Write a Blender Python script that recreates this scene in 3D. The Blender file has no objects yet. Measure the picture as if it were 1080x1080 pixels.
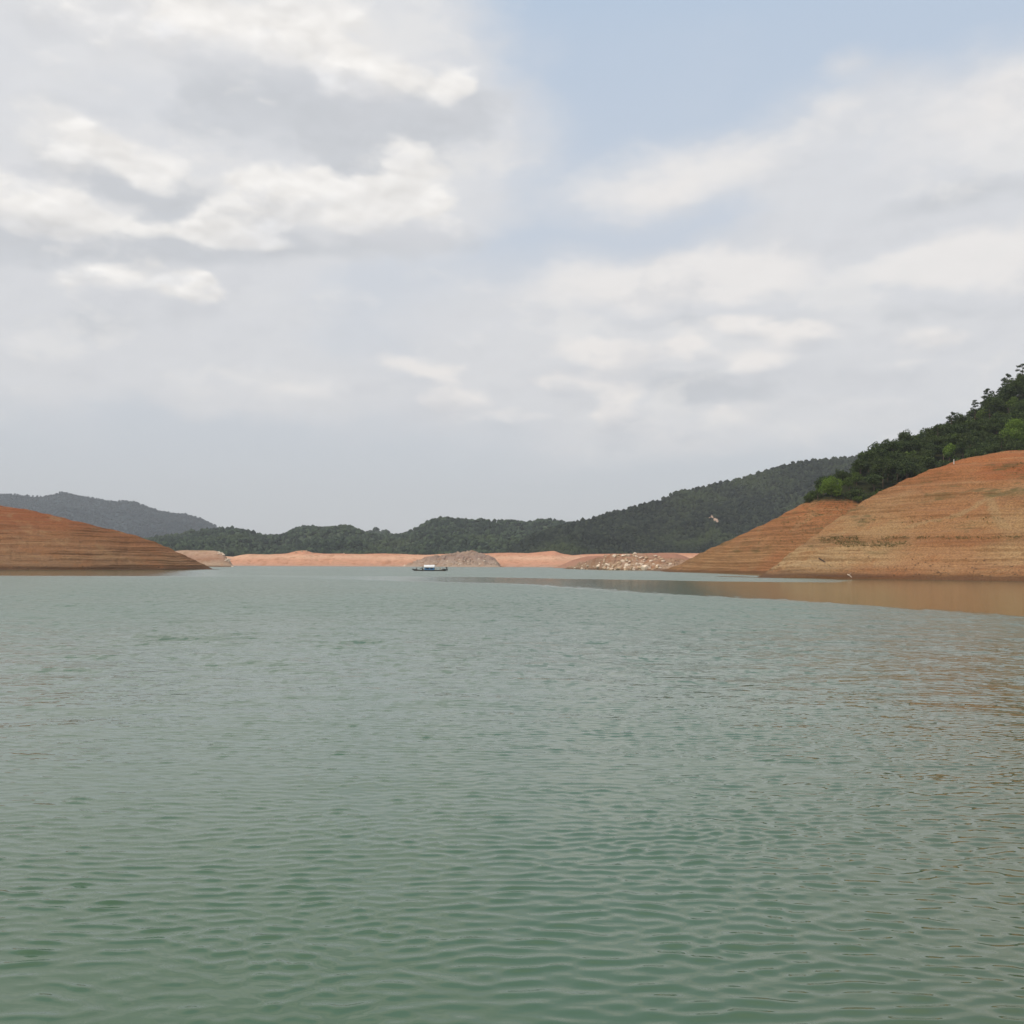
import bpy, bmesh, math, random
import numpy as np
from mathutils import Vector, Matrix

random.seed(7)
rng = np.random.default_rng(11)
sc = bpy.context.scene
COL = sc.collection

# ------------------------------------------------------------------ camera
F = 1119.0                # focal length in photo pixels (1080 wide)
CAMH = 2.2
PITCH = math.radians(2.84)
ROLL = math.radians(0.24)
cam_d = bpy.data.cameras.new('camera')
cam = bpy.data.objects.new('camera', cam_d)
COL.objects.link(cam)
cam_d.sensor_width = 36
cam_d.sensor_fit = 'HORIZONTAL'
cam_d.lens = 36 * F / 1080
cam_d.clip_start = 0.1
cam_d.clip_end = 30000
Rm = Matrix.Rotation(math.pi / 2 + PITCH, 4, 'X') @ Matrix.Rotation(ROLL, 4, 'Z')
cam.matrix_world = Matrix.Translation((0, 0, CAMH)) @ Rm
sc.camera = cam
R3 = np.array(Rm.to_3x3())


def ray(px, py):
    """direction through a pixel, scaled to y = 1: returns (u, w) = (x/y, z/y)"""
    d = R3 @ np.array([(px - 540) / F, (540 - py) / F, -1.0])
    return d[0] / d[1], d[2] / d[1]


def at(px, py, Y):
    u, w = ray(px, py)
    return np.array([u * Y, Y, CAMH + w * Y])


def shore(px, py):
    return CAMH / -ray(px, py)[1]


# ------------------------------------------------------------------ node helper
class G:
    def __init__(s, nt):
        s.nt = nt
        s.nt.nodes.clear()

    def n(s, t, **kw):
        nd = s.nt.nodes.new(t)
        for k, v in kw.items():
            setattr(nd, k, v)
        return nd

    def put(s, sock, v):
        if v is None:
            return
        if isinstance(v, bpy.types.NodeSocket):
            s.nt.links.new(v, sock)
        else:
            if sock.type == 'RGBA' and hasattr(v, '__len__') and len(v) == 3:
                v = (*v, 1)
            sock.default_value = v

    def m(s, op, a, b=None, c=None, clamp=False):
        nd = s.n('ShaderNodeMath', operation=op, use_clamp=clamp)
        for i, v in enumerate((a, b, c)):
            s.put(nd.inputs[i], v)
        return nd.outputs[0]

    def v(s, op, a, b=None, c=None):
        nd = s.n('ShaderNodeVectorMath', operation=op)
        s.put(nd.inputs[0], a)
        s.put(nd.inputs[1], b)
        if c is not None:
            s.put(nd.inputs[3] if op == 'SCALE' else nd.inputs[2], c)
        return nd.outputs['Value'] if op in ('LENGTH', 'DOT_PRODUCT', 'DISTANCE') else nd.outputs[0]

    def xyz(s, a):
        nd = s.n('ShaderNodeSeparateXYZ')
        s.put(nd.inputs[0], a)
        return nd.outputs[0], nd.outputs[1], nd.outputs[2]

    def comb(s, x=0.0, y=0.0, z=0.0):
        nd = s.n('ShaderNodeCombineXYZ')
        for i, v in enumerate((x, y, z)):
            s.put(nd.inputs[i], v)
        return nd.outputs[0]

    def noise(s, vec, scale=1.0, detail=2.0, rough=0.5, dist=0.0, dim='3D', color=False, ntype='FBM'):
        nd = s.n('ShaderNodeTexNoise', noise_dimensions=dim, noise_type=ntype)
        s.put(nd.inputs['Vector'], vec)
        nd.inputs['Scale'].default_value = scale
        nd.inputs['Detail'].default_value = detail
        nd.inputs['Roughness'].default_value = rough
        nd.inputs['Distortion'].default_value = dist
        return nd.outputs['Color'] if color else nd.outputs[0]

    def step(s, x, lo, hi, a=0.0, b=1.0, smooth=True):
        nd = s.n('ShaderNodeMapRange', interpolation_type='SMOOTHSTEP' if smooth else 'LINEAR')
        for i, v in enumerate((x, lo, hi, a, b)):
            s.put(nd.inputs[i], v)
        return nd.outputs[0]

    def mix(s, f, a, b, blend='MIX'):
        nd = s.n('ShaderNodeMix', data_type='RGBA', blend_type=blend)
        s.put(nd.inputs[0], f)
        s.put(nd.inputs[6], a)
        s.put(nd.inputs[7], b)
        return nd.outputs[2]

    def ramp(s, f, stops, interp='LINEAR'):
        nd = s.n('ShaderNodeValToRGB')
        cr = nd.color_ramp
        cr.interpolation = interp
        while len(cr.elements) < len(stops):
            cr.elements.new(0.5)
        for e, (p, c) in zip(cr.elements, stops):
            e.position = p
            e.color = (*c, 1) if len(c) == 3 else c
        s.put(nd.inputs[0], f)
        return nd.outputs[0]

    def curve(s, x, pts):
        """piecewise linear y(x) through a float curve; pts sorted"""
        xs = [p[0] for p in pts]
        ys = [p[1] for p in pts]
        x0, x1, y0, y1 = min(xs), max(xs), min(ys), max(ys)
        f = s.step(x, x0, x1, smooth=False)
        nd = s.n('ShaderNodeFloatCurve')
        c = nd.mapping.curves[0]
        for i, (a, b) in enumerate(pts):
            q = ((a - x0) / (x1 - x0), (b - y0) / (y1 - y0))
            if i < 2:
                c.points[i].location = q
            else:
                c.points.new(*q)
        for p in c.points:
            p.handle_type = 'VECTOR'
        nd.mapping.update()
        s.put(nd.inputs['Value'], f)
        return s.m('MULTIPLY_ADD', nd.outputs[0], y1 - y0, y0)


def new_mat(name):
    m = bpy.data.materials.new(name)
    m.use_nodes = True
    return m, G(m.node_tree)


def finish(g, color, rough=0.9, normal=None, spec=0.3, **kw):
    b = g.n('ShaderNodeBsdfPrincipled')
    g.put(b.inputs['Base Color'], color)
    g.put(b.inputs['Roughness'], rough)
    g.put(b.inputs['Specular IOR Level'], spec)
    for k, v in kw.items():
        g.put(b.inputs[k.replace('_', ' ')], v)
    if normal is not None:
        g.put(b.inputs['Normal'], normal)
    o = g.n('ShaderNodeOutputMaterial')
    g.nt.links.new(b.outputs[0], o.inputs[0])
    return b


def bump(g, h, strength, dist):
    b = g.n('ShaderNodeBump')
    b.inputs['Strength'].default_value = strength
    b.inputs['Distance'].default_value = dist
    g.put(b.inputs['Height'], h)
    return b.outputs[0]


# ------------------------------------------------------------------ sun
SUN_EL = math.radians(46)
sun_dir = Vector((-0.80, -0.60, 0)).normalized() * math.cos(SUN_EL) + Vector((0, 0, math.sin(SUN_EL)))
sd = bpy.data.lights.new('sun', 'SUN')
sd.energy = 2.0
sd.angle = math.radians(4.0)
sd.color = (1.0, 0.93, 0.83)
sun = bpy.data.objects.new('sun', sd)
COL.objects.link(sun)
sun.rotation_euler = sun_dir.to_track_quat('Z', 'Y').to_euler()

# ------------------------------------------------------------------ sky: Nishita + procedural clouds in directions
world = bpy.data.worlds.new('World')
sc.world = world
world.use_nodes = True
g = G(world.node_tree)
sky = g.n('ShaderNodeTexSky', sky_type='NISHITA')
sky.sun_disc = False
sky.sun_elevation = SUN_EL
sky.sun_rotation = math.atan2(sun_dir.x, sun_dir.y)
sky.air_density = 1.0
sky.dust_density = 2.2
sky.ozone_density = 1.0
D = g.v('NORMALIZE', g.n('ShaderNodeTexCoord').outputs['Generated'])
dx, dy, dz = g.xyz(D)
az = g.m('ARCTAN2', dx, dy)
el = g.m('ARCSINE', dz)
K = 10.0
P0 = g.comb(g.m('MULTIPLY', az, K), g.m('MULTIPLY', el, K), 0.0)


def pix2ae(px, py):
    u, w = ray(px, py)
    d = Vector((u, 1, w)).normalized()
    return math.atan2(d.x, d.y) * K, math.asin(d.z) * K


# flattened direction for noise, so cloud texture is stretched sideways near the horizon
Dn = g.comb(dx, dy, g.m('MULTIPLY', dz, 1.8))
wl = g.v('SUBTRACT', g.noise(Dn, 6.0, 4, 0.55, color=True), (0.5, 0.5, 0.5))
wh = g.v('SUBTRACT', g.noise(Dn, 24.0, 5, 0.55, color=True), (0.5, 0.5, 0.5))
wv = g.v('ADD', g.v('SCALE', wl, None, 1.1), g.v('SCALE', wh, None, 0.30))
wv = g.v('MULTIPLY', wv, (1, 0.75, 0))
Pw = g.v('ADD', P0, g.v('MULTIPLY', wv, (.75, .75, 0)))
Ps = g.v('ADD', P0, g.v('MULTIPLY', wl, (1.6, 0.9, 0)))


def blobs(P, lst):
    tot = None
    for (px, py, rx, ry, rot, w) in lst:
        a, e = pix2ae(px, py)
        mp = g.n('ShaderNodeMapping', vector_type='TEXTURE')
        g.put(mp.inputs[0], P)
        mp.inputs['Location'].default_value = (a, e, 0)
        mp.inputs['Rotation'].default_value = (0, 0, math.radians(rot))
        k = 1.55 * K / F
        mp.inputs['Scale'].default_value = (rx * k, ry * k, 1)
        gr = g.n('ShaderNodeTexGradient', gradient_type='SPHERICAL')
        g.put(gr.inputs[0], mp.outputs[0])
        tot = g.m('MULTIPLY_ADD', gr.outputs[1], w, 0.0 if tot is None else tot)
    return tot


VEIL = [(110, 90, 270, 170, 0, 1.6), (330, 60, 200, 90, -10, 1.3), (140, 260, 260, 110, 5, 1.3), (430, 130, 110, 50, 0, 1.1),
        (400, 215, 100, 45, 0, .9), (460, 35, 60, 40, 0, .5),
        (700, 192, 140, 30, 4, 1.0), (870, 140, 90, 50, 20, .8), (1040, 140, 170, 60, 15, 1.4), (1000, 195, 180, 45, 8, 1.1),
        (905, 66, 34, 16, 0, .5), (720, 320, 220, 55, 0, 1.4), (1020, 300, 200, 60, 8, 1.4),
        (640, 400, 300, 70, 0, 1.2), (900, 380, 300, 70, 0, 1.3), (285, 405, 110, 26, 0, .7), (60, 420, 200, 40, 0, .5),
        (40, 350, 200, 50, 0, .8)]
GREY = [(330, 112, 150, 34, -8, 1.0), (470, 112, 66, 22, 3, 1.1), (385, 165, 60, 36, -10, 1.2), (175, 205, 110, 22, -10, 1.4),
        (85, 258, 140, 26, 0, 1.3), (370, 262, 130, 20, 3, .9), (90, 340, 190, 20, 0, .6), (240, 140, 80, 30, -10, .7), (80, 120, 100, 20, 0, .4),
        (1020, 205, 120, 22, 5, .8), (720, 342, 150, 12, 0, .6), (590, 398, 110, 14, 0, .5), (725, 410, 60, 16, 0, 1.0), (620, 432, 40, 10, 0, .5),
        (900, 405, 150, 18, 0, .5), (990, 335, 150, 16, 5, .6), (620, 455, 170, 12, 0, .4)]
WHITE = [(180, 6, 150, 40, -4, 1.3), (310, 10, 110, 30, 0, .8), (345, 68, 56, 24, -20, 1.3), (405, 82, 48, 20, -8, 1.25), (478, 84, 26, 17, 0, 1.3),
         (275, 112, 34, 12, -20, .8), (110, 165, 70, 22, -10, .9), (165, 178, 46, 16, 0, .6),
         (258, 222, 44, 34, 0, 1.3), (288, 192, 34, 32, 0, 1.3), (330, 184, 22, 24, 0, 1.0), (350, 215, 60, 26, 0, 1.1), (425, 212, 54, 30, 3, 1.7),
         (425, 152, 34, 16, -20, .8), (445, 170, 30, 14, 0, .6),
         (10, 200, 66, 34, -15, 1.4), (70, 225, 70, 22, -10, 1.0), (190, 240, 90, 12, -4, .7),
         (75, 300, 46, 16, 0, .9), (170, 302, 66, 20, -5, 1.0), (217, 310, 24, 20, 0, 1.2), (30, 325, 60, 12, 0, .5),
         (20, 60, 60, 60, 0, .5)]
WSOFT = [(710, 296, 150, 30, 0, 1.6), (770, 288, 80, 20, 0, .7), (1050, 272, 96, 28, 5, 1.8), (940, 294, 60, 14, 8, .6), (700, 188, 130, 24, 3, 1.0),
         (1050, 118, 110, 34, 15, .9), (880, 128, 44, 22, 10, .6), (130, 60, 140, 40, 0, .4), (300, 402, 60, 14, 0, .8), (905, 64, 28, 12, 0, .3)]
WSMALL = [(650, 374, 52, 16, 0, 1.5), (452, 385, 46, 11, -3, 1.2), (476, 412, 36, 14, 0, 1.2), (652, 418, 32, 28, 20, 1.2), (775, 343, 30, 11, 0, 1.1),
          (842, 354, 40, 12, 0, 1.35), (725, 364, 20, 12, 0, 1.1), (785, 380, 36, 12, 0, 1.0), (580, 402, 46, 10, 0, .9), (985, 360, 32, 12, 0, .9),
          (700, 345, 30, 8, 0, .4), (910, 318, 40, 8, 0, .5), (860, 425, 90, 14, 0, .5), (620, 440, 60, 8, 0, .3), (770, 442, 34, 10, 0, .6),
          (520, 435, 60, 11, 0, .5), (960, 385, 60, 8, 0, .4), (540, 378, 30, 8, 0, .3)]
UNDER = [(px + 4, py + ry * 1.25, rx * .95, ry * .75, rot, w * .75) for (px, py, rx, ry, rot, w) in WSMALL if w > .5]
UNDER += [(px + 6, py + ry * 1.15, rx, ry * .6, rot, w * .6) for (px, py, rx, ry, rot, w) in WHITE if w > .7]
HALO = [(180, 5, 230, 50, -4, 1.2), (390, 70, 110, 24, -12, .5), (330, 215, 150, 50, 0, .75), (30, 215, 110, 36, -10, .8), (180, 305, 100, 24, 0, .5), (110, 165, 110, 22, -8, .4),
        (650, 375, 150, 26, 0, .45), (650, 425, 70, 26, 20, .6), (800, 355, 130, 18, 0, .4), (440, 385, 80, 14, 0, .3), (480, 415, 90, 20, 0, .3), (300, 402, 90, 20, 0, .4),
        (440, 165, 50, 22, 0, .45), (860, 440, 160, 16, 0, .35), (940, 360, 140, 22, 0, .35), (60, 90, 100, 50, 0, .4)]
n_mid = g.noise(Dn, 7.0, 5, 0.5)
n_fine = g.noise(Dn, 26.0, 5, 0.55)


def puff(Pd, sc_):
    q_ = g.v('ADD', Pd, g.v('SCALE', wh, None, 0.035))
    vo = g.n('ShaderNodeTexVoronoi', feature='SMOOTH_F1')
    g.put(vo.inputs['Vector'], q_)
    vo.inputs['Scale'].default_value = sc_
    vo.inputs['Smoothness'].default_value = 0.8
    vo.inputs['Detail'].default_value = 2.0
    vo.inputs['Roughness'].default_value = 0.5
    return g.m('SUBTRACT', 0.75, vo.outputs['Distance'])


pf = puff(Dn, 17.0)
pf_up = puff(g.v('ADD', Dn, (-0.004, 0, 0.012)), 17.0)
# general coverage beyond the frame, in every direction
wide = g.noise(Dn, 2.2, 5, 0.55)
veil = g.step(g.m('ADD', blobs(Ps, VEIL), g.m('MULTIPLY_ADD', n_mid, 0.7, -0.35)), 0.0, 1.0)
out_az = g.step(g.m('ABSOLUTE', az), 0.55, 0.9)
out_el = g.step(el, 0.62, 0.85)
outside = g.m('MAXIMUM', out_az, out_el)
veil = g.m('MAXIMUM', veil, g.m('MULTIPLY', outside, g.step(wide, 0.36, 0.62)))
ns = g.m('ADD', g.m('MULTIPLY_ADD', n_mid, 0.8, -0.4), g.m('MULTIPLY_ADD', pf, 0.7, -0.3))
ns = g.m('ADD', ns, g.m('MULTIPLY_ADD', n_fine, 0.4, -0.2))
bgr = blobs(g.v('ADD', P0, g.v('MULTIPLY', wv, (1, .7, 0))), GREY)
grey = g.step(g.m('ADD', bgr, g.m('MULTIPLY', ns, 0.7)), 0.0, 0.62)
bw = blobs(Pw, WHITE)
white = g.m('MULTIPLY', g.step(g.m('ADD', bw, g.m('MULTIPLY', ns, 1.0)), 0.05, 0.66), g.step(bw, 0.0, 0.22))
bs = blobs(Ps, WSOFT)
wsoft = g.step(g.m('ADD', bs, g.m('MULTIPLY', ns, 0.45)), 0.05, 0.85)
bq = blobs(g.v('ADD', P0, g.v('MULTIPLY', wv, (.8, .45, 0))), WSMALL)
wsmall = g.m('MULTIPLY', g.step(g.m('ADD', bq, g.m('MULTIPLY', ns, 0.75)), -0.05, 0.6), g.step(bq, 0.0, 0.25))
und = g.step(g.m('ADD', blobs(g.v('ADD', P0, g.v('MULTIPLY', wv, (.8, .45, 0))), UNDER), g.m('MULTIPLY', ns, 0.5)), 0.0, 0.8)
emb = g.m('SUBTRACT', pf, pf_up)
# broad relief of the cloud masses, lit from above left
DL = g.v('ADD', Dn, g.v('SCALE', wh, None, 0.03))
b1 = g.noise(DL, 5.5, 6, 0.55)
b2 = g.noise(g.v('ADD', DL, (-0.012, 0, 0.04)), 5.5, 6, 0.55)
rel = g.m('MULTIPLY', g.m('SUBTRACT', b1, b2), 1.0)

S = 1.0 / 0.1
skyc = g.mix(1.0, sky.outputs[0], (0.75, 0.80, 0.88), 'MULTIPLY')
hz = g.step(el, 0.0, 0.42, 1.0, 0.0)
hz = g.m('POWER', hz, 0.8)
basec = g.mix(0.85, skyc, g.ramp(g.step(el, 0.0, 0.55, smooth=False),
              [(0.0, (4.75, 4.85, 5.0)), (0.3, (4.65, 4.85, 5.15)), (0.6, (4.4, 4.85, 5.45)), (0.85, (3.9, 4.6, 5.5)), (1.0, (3.45, 4.4, 5.55))]))


def sh(c, k):
    return tuple(x * k for x in c)


c = g.mix(g.m('MULTIPLY', veil, 0.8), basec, (5.25, 5.25, 5.35))
c = g.mix(g.m('MULTIPLY', wsoft, 0.85), c, (6.25, 6.05, 5.9))
halo = g.m('MULTIPLY', g.step(blobs(Ps, HALO), 0.0, 1.0), g.step(n_mid, 0.25, 0.6, 0.55, 1.0))
c = g.mix(g.m('MULTIPLY', halo, 0.75), c, (6.0, 5.9, 5.8))
c = g.mix(g.m('MULTIPLY', grey, 0.8), c, (4.05, 4.2, 4.45))
c = g.mix(g.m('MULTIPLY', wsmall, 0.9), c, (6.4, 6.15, 5.95))
c = g.mix(g.m('MULTIPLY', white, 0.82), c, (6.6, 6.4, 6.15))
c = g.mix(g.m('MULTIPLY', und, 0.5), c, (4.35, 4.45, 4.7))
c = g.mix(g.m('MULTIPLY', g.m('MULTIPLY', g.step(rel, 0.02, 0.14), veil), 0.5), c, (6.0, 5.9, 5.8))
c = g.mix(g.m('MULTIPLY', g.m('MULTIPLY', g.step(rel, -0.02, -0.14), veil), 0.45), c, (4.5, 4.6, 4.85))
cover = g.m('MAXIMUM', g.m('MAXIMUM', g.m('MULTIPLY', veil, 0.15), white), g.m('MULTIPLY', grey, 0.35))
c = g.mix(1.0, c, g.m('ADD', g.m('MULTIPLY', g.m('MULTIPLY', emb, cover), 0.35), 1.0), 'MULTIPLY')
low = g.step(el, -0.02, 0.0)
c = g.mix(low, (1.6, 1.7, 1.6), c)
bg = g.n('ShaderNodeBackground')
g.put(bg.inputs[0], c)
bg.inputs[1].default_value = 0.111
wo = g.n('ShaderNodeOutputWorld')
g.nt.links.new(bg.outputs[0], wo.inputs[0])
world.cycles.sampling_method = 'MANUAL'
world.cycles.sample_map_resolution = 512

# ------------------------------------------------------------------ render settings
sc.view_settings.view_transform = 'Standard'
sc.view_settings.look = 'None'
sc.view_settings.exposure = 0.38
sc.view_settings.gamma = 1.0
sc.render.engine = 'CYCLES'
cy = sc.cycles
cy.max_bounces = 6
cy.diffuse_bounces = 2
cy.glossy_bounces = 3
cy.transmission_bounces = 2
cy.volume_bounces = 0
cy.use_denoising = True
try:
    cy.denoiser = 'OPENIMAGEDENOISE'
    cy.denoising_input_passes = 'RGB_ALBEDO_NORMAL'
except Exception:
    pass
cy.sample_clamp_indirect = 6


# ------------------------------------------------------------------ mesh helpers
def tag(o, label=None, cat=None, group=None, kind=None):
    if label: o['label'] = label
    if cat: o['category'] = cat
    if group: o['group'] = group
    if kind: o['kind'] = kind
    return o


def mesh_np(name, verts, quads, smooth=True):
    """verts (n,3), faces (m,k) arrays -> mesh"""
    me = bpy.data.meshes.new(name)
    verts = np.asarray(verts, dtype=np.float32)
    quads = np.asarray(quads, dtype=np.int32)
    k = quads.shape[1]
    me.vertices.add(len(verts))
    me.vertices.foreach_set('co', verts.ravel())
    me.loops.add(quads.size)
    me.loops.foreach_set('vertex_index', quads.ravel())
    me.polygons.add(len(quads))
    me.polygons.foreach_set('loop_start', np.arange(0, quads.size, k, dtype=np.int32))
    me.polygons.foreach_set('use_smooth', np.full(len(quads), smooth))
    me.update(calc_edges=True)
    me.validate()
    return me


def link(name, me, mat=None, parent=None):
    o = bpy.data.objects.new(name, me)
    COL.objects.link(o)
    if mat:
        me.materials.clear()
        me.materials.append(mat)
    if parent:
        o.parent = parent
    return o


def empty(name, loc=(0, 0, 0), rz=0.0):
    o = bpy.data.objects.new(name, None)
    o.empty_display_size = 0.5
    COL.objects.link(o)
    o.location = loc
    o.rotation_euler = (0, 0, rz)
    return o


_perm = np.random.default_rng(3).random((256, 256))


def vnoise(x, y):
    xi = np.floor(x).astype(int)
    yi = np.floor(y).astype(int)
    fx = x - xi
    fy = y - yi
    fx = fx * fx * fx * (fx * (fx * 6 - 15) + 10)
    fy = fy * fy * fy * (fy * (fy * 6 - 15) + 10)
    a = _perm[xi % 256, yi % 256]
    b = _perm[(xi + 1) % 256, yi % 256]
    c_ = _perm[xi % 256, (yi + 1) % 256]
    d = _perm[(xi + 1) % 256, (yi + 1) % 256]
    return (a * (1 - fx) + b * fx) * (1 - fy) + (c_ * (1 - fx) + d * fx) * fy


def fbm(x, y, o=5, gain=0.5):
    s = 0
    a = 1
    t = 0
    for i in range(o):
        s = s + a * (vnoise(x * 2 ** i + 17.3 * i, y * 2 ** i + 5.1 * i) - 0.5)
        t += a
        a *= gain
    return s / t * 2


def smooth1(a, k):
    if k < 2: return a
    p = np.pad(a, k, mode='edge')
    w = np.hanning(2 * k + 1)
    w /= w.sum()
    return np.convolve(p, w, 'same')[k:-k]


class Land:
    """a landform: shoreline and crest given at their own distances, real slopes between, a back side behind"""

    def __init__(s, name, shore_pts, crest_pts, mat, ncol=400, nf=200, nb=30, back=(60, 0.6), prof=0.9, z0=0.0,
                 disp=None, smooth=0, kind='structure', label=None):
        us = [ray(p[0], 597)[0] for p in shore_pts]
        cs = [ray(p[0], p[1]) for p in crest_pts]
        u = np.linspace(max(us[0], cs[0][0]), min(us[-1], cs[-1][0]), ncol)
        Ys = np.interp(u, us, [p[1] for p in shore_pts])
        cu = [q[0] for q in cs]
        Yc = np.interp(u, cu, [p[2] for p in crest_pts])
        Wc = np.interp(u, cu, [q[1] for q in cs])
        Ys, Yc = smooth1(Ys, 12), smooth1(Yc, 12)
        Yc = np.maximum(Yc, Ys + 4 + 1.5 * np.clip(CAMH + Wc * Yc, 0, 99))
        Yc = smooth1(Yc, 30)
        Zc = smooth1(CAMH + Wc * Yc, smooth)
        t = np.concatenate([np.linspace(-0.25, 0, max(4, nf // 14))[:-1], np.linspace(0, 1, nf), 1 + np.linspace(0, 1, nb + 1)[1:] ** 1.5])
        T, U = np.meshgrid(t, u, indexing='ij')
        ys, yc, zc = Ys[None, :], Yc[None, :], Zc[None, :]
        tf = np.clip(T, 0, 1)
        tb = np.clip(T - 1, 0, 1)
        tn = np.clip(-T, 0, 1)
        Y = ys + (yc - ys) * tf - tn * np.clip(yc - ys, 8, 40) + tb * back[0]
        Z = z0 + (zc - z0) * (1 - (1 - tf) ** (1 / prof) if prof < 1 else tf ** prof)
        Z = Z - tn * 14.0 + (-(zc + 3) * (1 - back[1])) * (tb ** 1.3)
        X = U * Y
        s.T, s.U = T, U
        if disp:
            X, Y, Z = disp(X, Y, Z, T, U)
        s.X, s.Y, s.Z, s.t, s.u = X, Y, Z, t, u
        nr, nc = X.shape
        idx = np.arange(nr * nc).reshape(nr, nc)
        q = np.stack([idx[:-1, :-1], idx[:-1, 1:], idx[1:, 1:], idx[1:, :-1]], -1).reshape(-1, 4)
        me = mesh_np(name, np.stack([X, Y, Z], -1).reshape(-1, 3), q)
        s.o = link(name, me, mat)
        tag(s.o, label, None, None, kind)

    def pos(s, u, t):
        j = np.clip(np.interp(u, s.u, np.arange(len(s.u))), 0, len(s.u) - 1.001)
        i = np.clip(np.interp(t, s.t, np.arange(len(s.t))), 0, len(s.t) - 1.001)
        i0, j0 = i.astype(int), j.astype(int)
        fi, fj = i - i0, j - j0
        out = []
        for A in (s.X, s.Y, s.Z):
            out.append((A[i0, j0] * (1 - fi) + A[i0 + 1, j0] * fi) * (1 - fj) + (A[i0, j0 + 1] * (1 - fi) + A[i0 + 1, j0 + 1] * fi) * fj)
        return np.stack(out, -1)


# ------------------------------------------------------------------ materials: soil
def soil(name, stops, zmax, band=1.0, wet=True, speck=0.5, green=0.0, warp=1.2, red=0.0, top_green=None, bumpd=0.25, cross=(0.03, 1.6), marks=False, tint=(0.77, 0.725, 0.62)):
    m, g = new_mat(name)
    P = g.n('ShaderNodeNewGeometry').outputs['Position']
    x, y, z = g.xyz(P)
    low = g.noise(P, 0.045, 3, 0.5)
    zz = g.m('ADD', z, g.m('MULTIPLY_ADD', low, warp * 2, -warp))
    base = g.ramp(g.m('DIVIDE', zz, zmax), stops)
    # thin level bands, old water lines in the bank
    sv = g.comb(g.m('MULTIPLY', x, cross[0]), g.m('MULTIPLY', y, cross[0]), g.m('MULTIPLY', z, cross[1]))
    bnd = g.noise(sv, 1.0, 5, 0.7)
    base = g.mix(g.m('MULTIPLY', g.step(bnd, 0.46, 0.36), 0.65 * band), base, g.mix(0.6, base, (0.10, 0.045, 0.02)))
    base = g.mix(g.m('MULTIPLY', g.step(bnd, 0.54, 0.68), 0.65 * band), base, (0.47, 0.30, 0.165))
    sv2 = g.comb(g.m('MULTIPLY', x, cross[0] * 3), g.m('MULTIPLY', y, cross[0] * 3), g.m('MULTIPLY', z, cross[1] * 2.6))
    bnd2 = g.noise(sv2, 1.0, 4, 0.65)
    base = g.mix(g.m('MULTIPLY', g.step(bnd2, 0.45, 0.35), 0.6 * band), base, (0.13, 0.065, 0.032))
    pat = g.noise(P, 0.13, 5, 0.62)
    base = g.mix(g.step(pat, 0.50, 0.68, 0, 0.6), base, (0.36, 0.165, 0.075))
    base = g.mix(g.step(pat, 0.47, 0.33, 0, 0.5), base, (0.40, 0.255, 0.14))
    if red:
        base = g.mix(g.m('MULTIPLY', g.step(g.noise(P, 0.03, 3, 0.5), 0.48, 0.62), red), base, (0.36, 0.13, 0.055))
    pits = g.noise(g.v('MULTIPLY', P, (1, 1, 1.8)), 1.9, 4, 0.7)
    zone = g.step(g.noise(P, 0.12, 3, 0.5), 0.42, 0.6)
    base = g.mix(g.m('MULTIPLY', g.m('MULTIPLY', g.step(pits, 0.60, 0.66), zone), 0.75 if band > 0.5 else 0.3), base, (0.10, 0.055, 0.03))
    if marks:
        Pj = g.v('ADD', P, g.v('SCALE', g.v('SUBTRACT', g.noise(P, 0.5, 3, 0.6, color=True), (0.5, 0.5, 0.5)), None, 2.6))
        dm = None
        for pl in MARKS:
            for A1, B1 in zip(pl[:-1], pl[1:]):
                ab = B1 - A1
                ap = g.v('SUBTRACT', Pj, tuple(A1))
                h_ = g.m('DIVIDE', g.v('DOT_PRODUCT', ap, tuple(ab)), float(ab @ ab), clamp=True)
                dd = g.v('LENGTH', g.v('SUBTRACT', ap, g.v('SCALE', tuple(ab), None, h_)))
                dm = dd if dm is None else g.m('MINIMUM', dm, dd)
        base = g.mix(g.step(dm, 1.3, 0.35, 0, 0.75), base, (0.40, 0.265, 0.145))
        for c0, rr_ in RED:
            dd = g.v('LENGTH', g.v('SUBTRACT', Pj, tuple(c0)))
            base = g.mix(g.step(dd, rr_, rr_ * .35, 0, 0.7), base, (0.34, 0.115, 0.045))
    n_sp = g.noise(P, 1.1, 4, 0.65)
    base = g.mix(g.step(n_sp, 0.64, 0.74, 0, speck), base, (0.09, 0.05, 0.03))
    n_f = g.noise(P, 3.5, 3, 0.6)
    base = g.mix(1.0, base, g.ramp(n_f, [(0.3, (0.60, 0.60, 0.60)), (0.7, (1.38, 1.38, 1.38))]), 'MULTIPLY')
    if green:
        gm = g.m('MULTIPLY', g.step(g.noise(g.v('MULTIPLY', P, (1, 1, 3)), 0.11, 4, 0.6), 0.54, 0.66), g.step(bnd, 0.42, 0.56))
        gm = g.m('MULTIPLY', gm, g.m('MULTIPLY', g.step(z, 3.5, 5.5), green))
        base = g.mix(gm, base, (0.115, 0.105, 0.045))
    if wet:
        wn = g.m('ADD', z, g.m('MULTIPLY_ADD', pat, 1.4, -0.7))
        base = g.mix(g.step(wn, 1.15, 0.45, 0, 0.72), base, (0.115, 0.06, 0.035))
    if top_green is not None:
        lvl = g.m('ADD', z, g.m('MULTIPLY_ADD', n_sp, 2.0, -1.0))
        base = g.mix(g.step(lvl, top_green - 0.6, top_green + 0.8), base, (0.035, 0.042, 0.018))
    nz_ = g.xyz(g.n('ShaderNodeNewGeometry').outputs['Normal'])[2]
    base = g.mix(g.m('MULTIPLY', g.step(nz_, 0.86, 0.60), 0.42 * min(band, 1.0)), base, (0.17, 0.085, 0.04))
    base = g.mix(1.0, base, tint, 'MULTIPLY')
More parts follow.
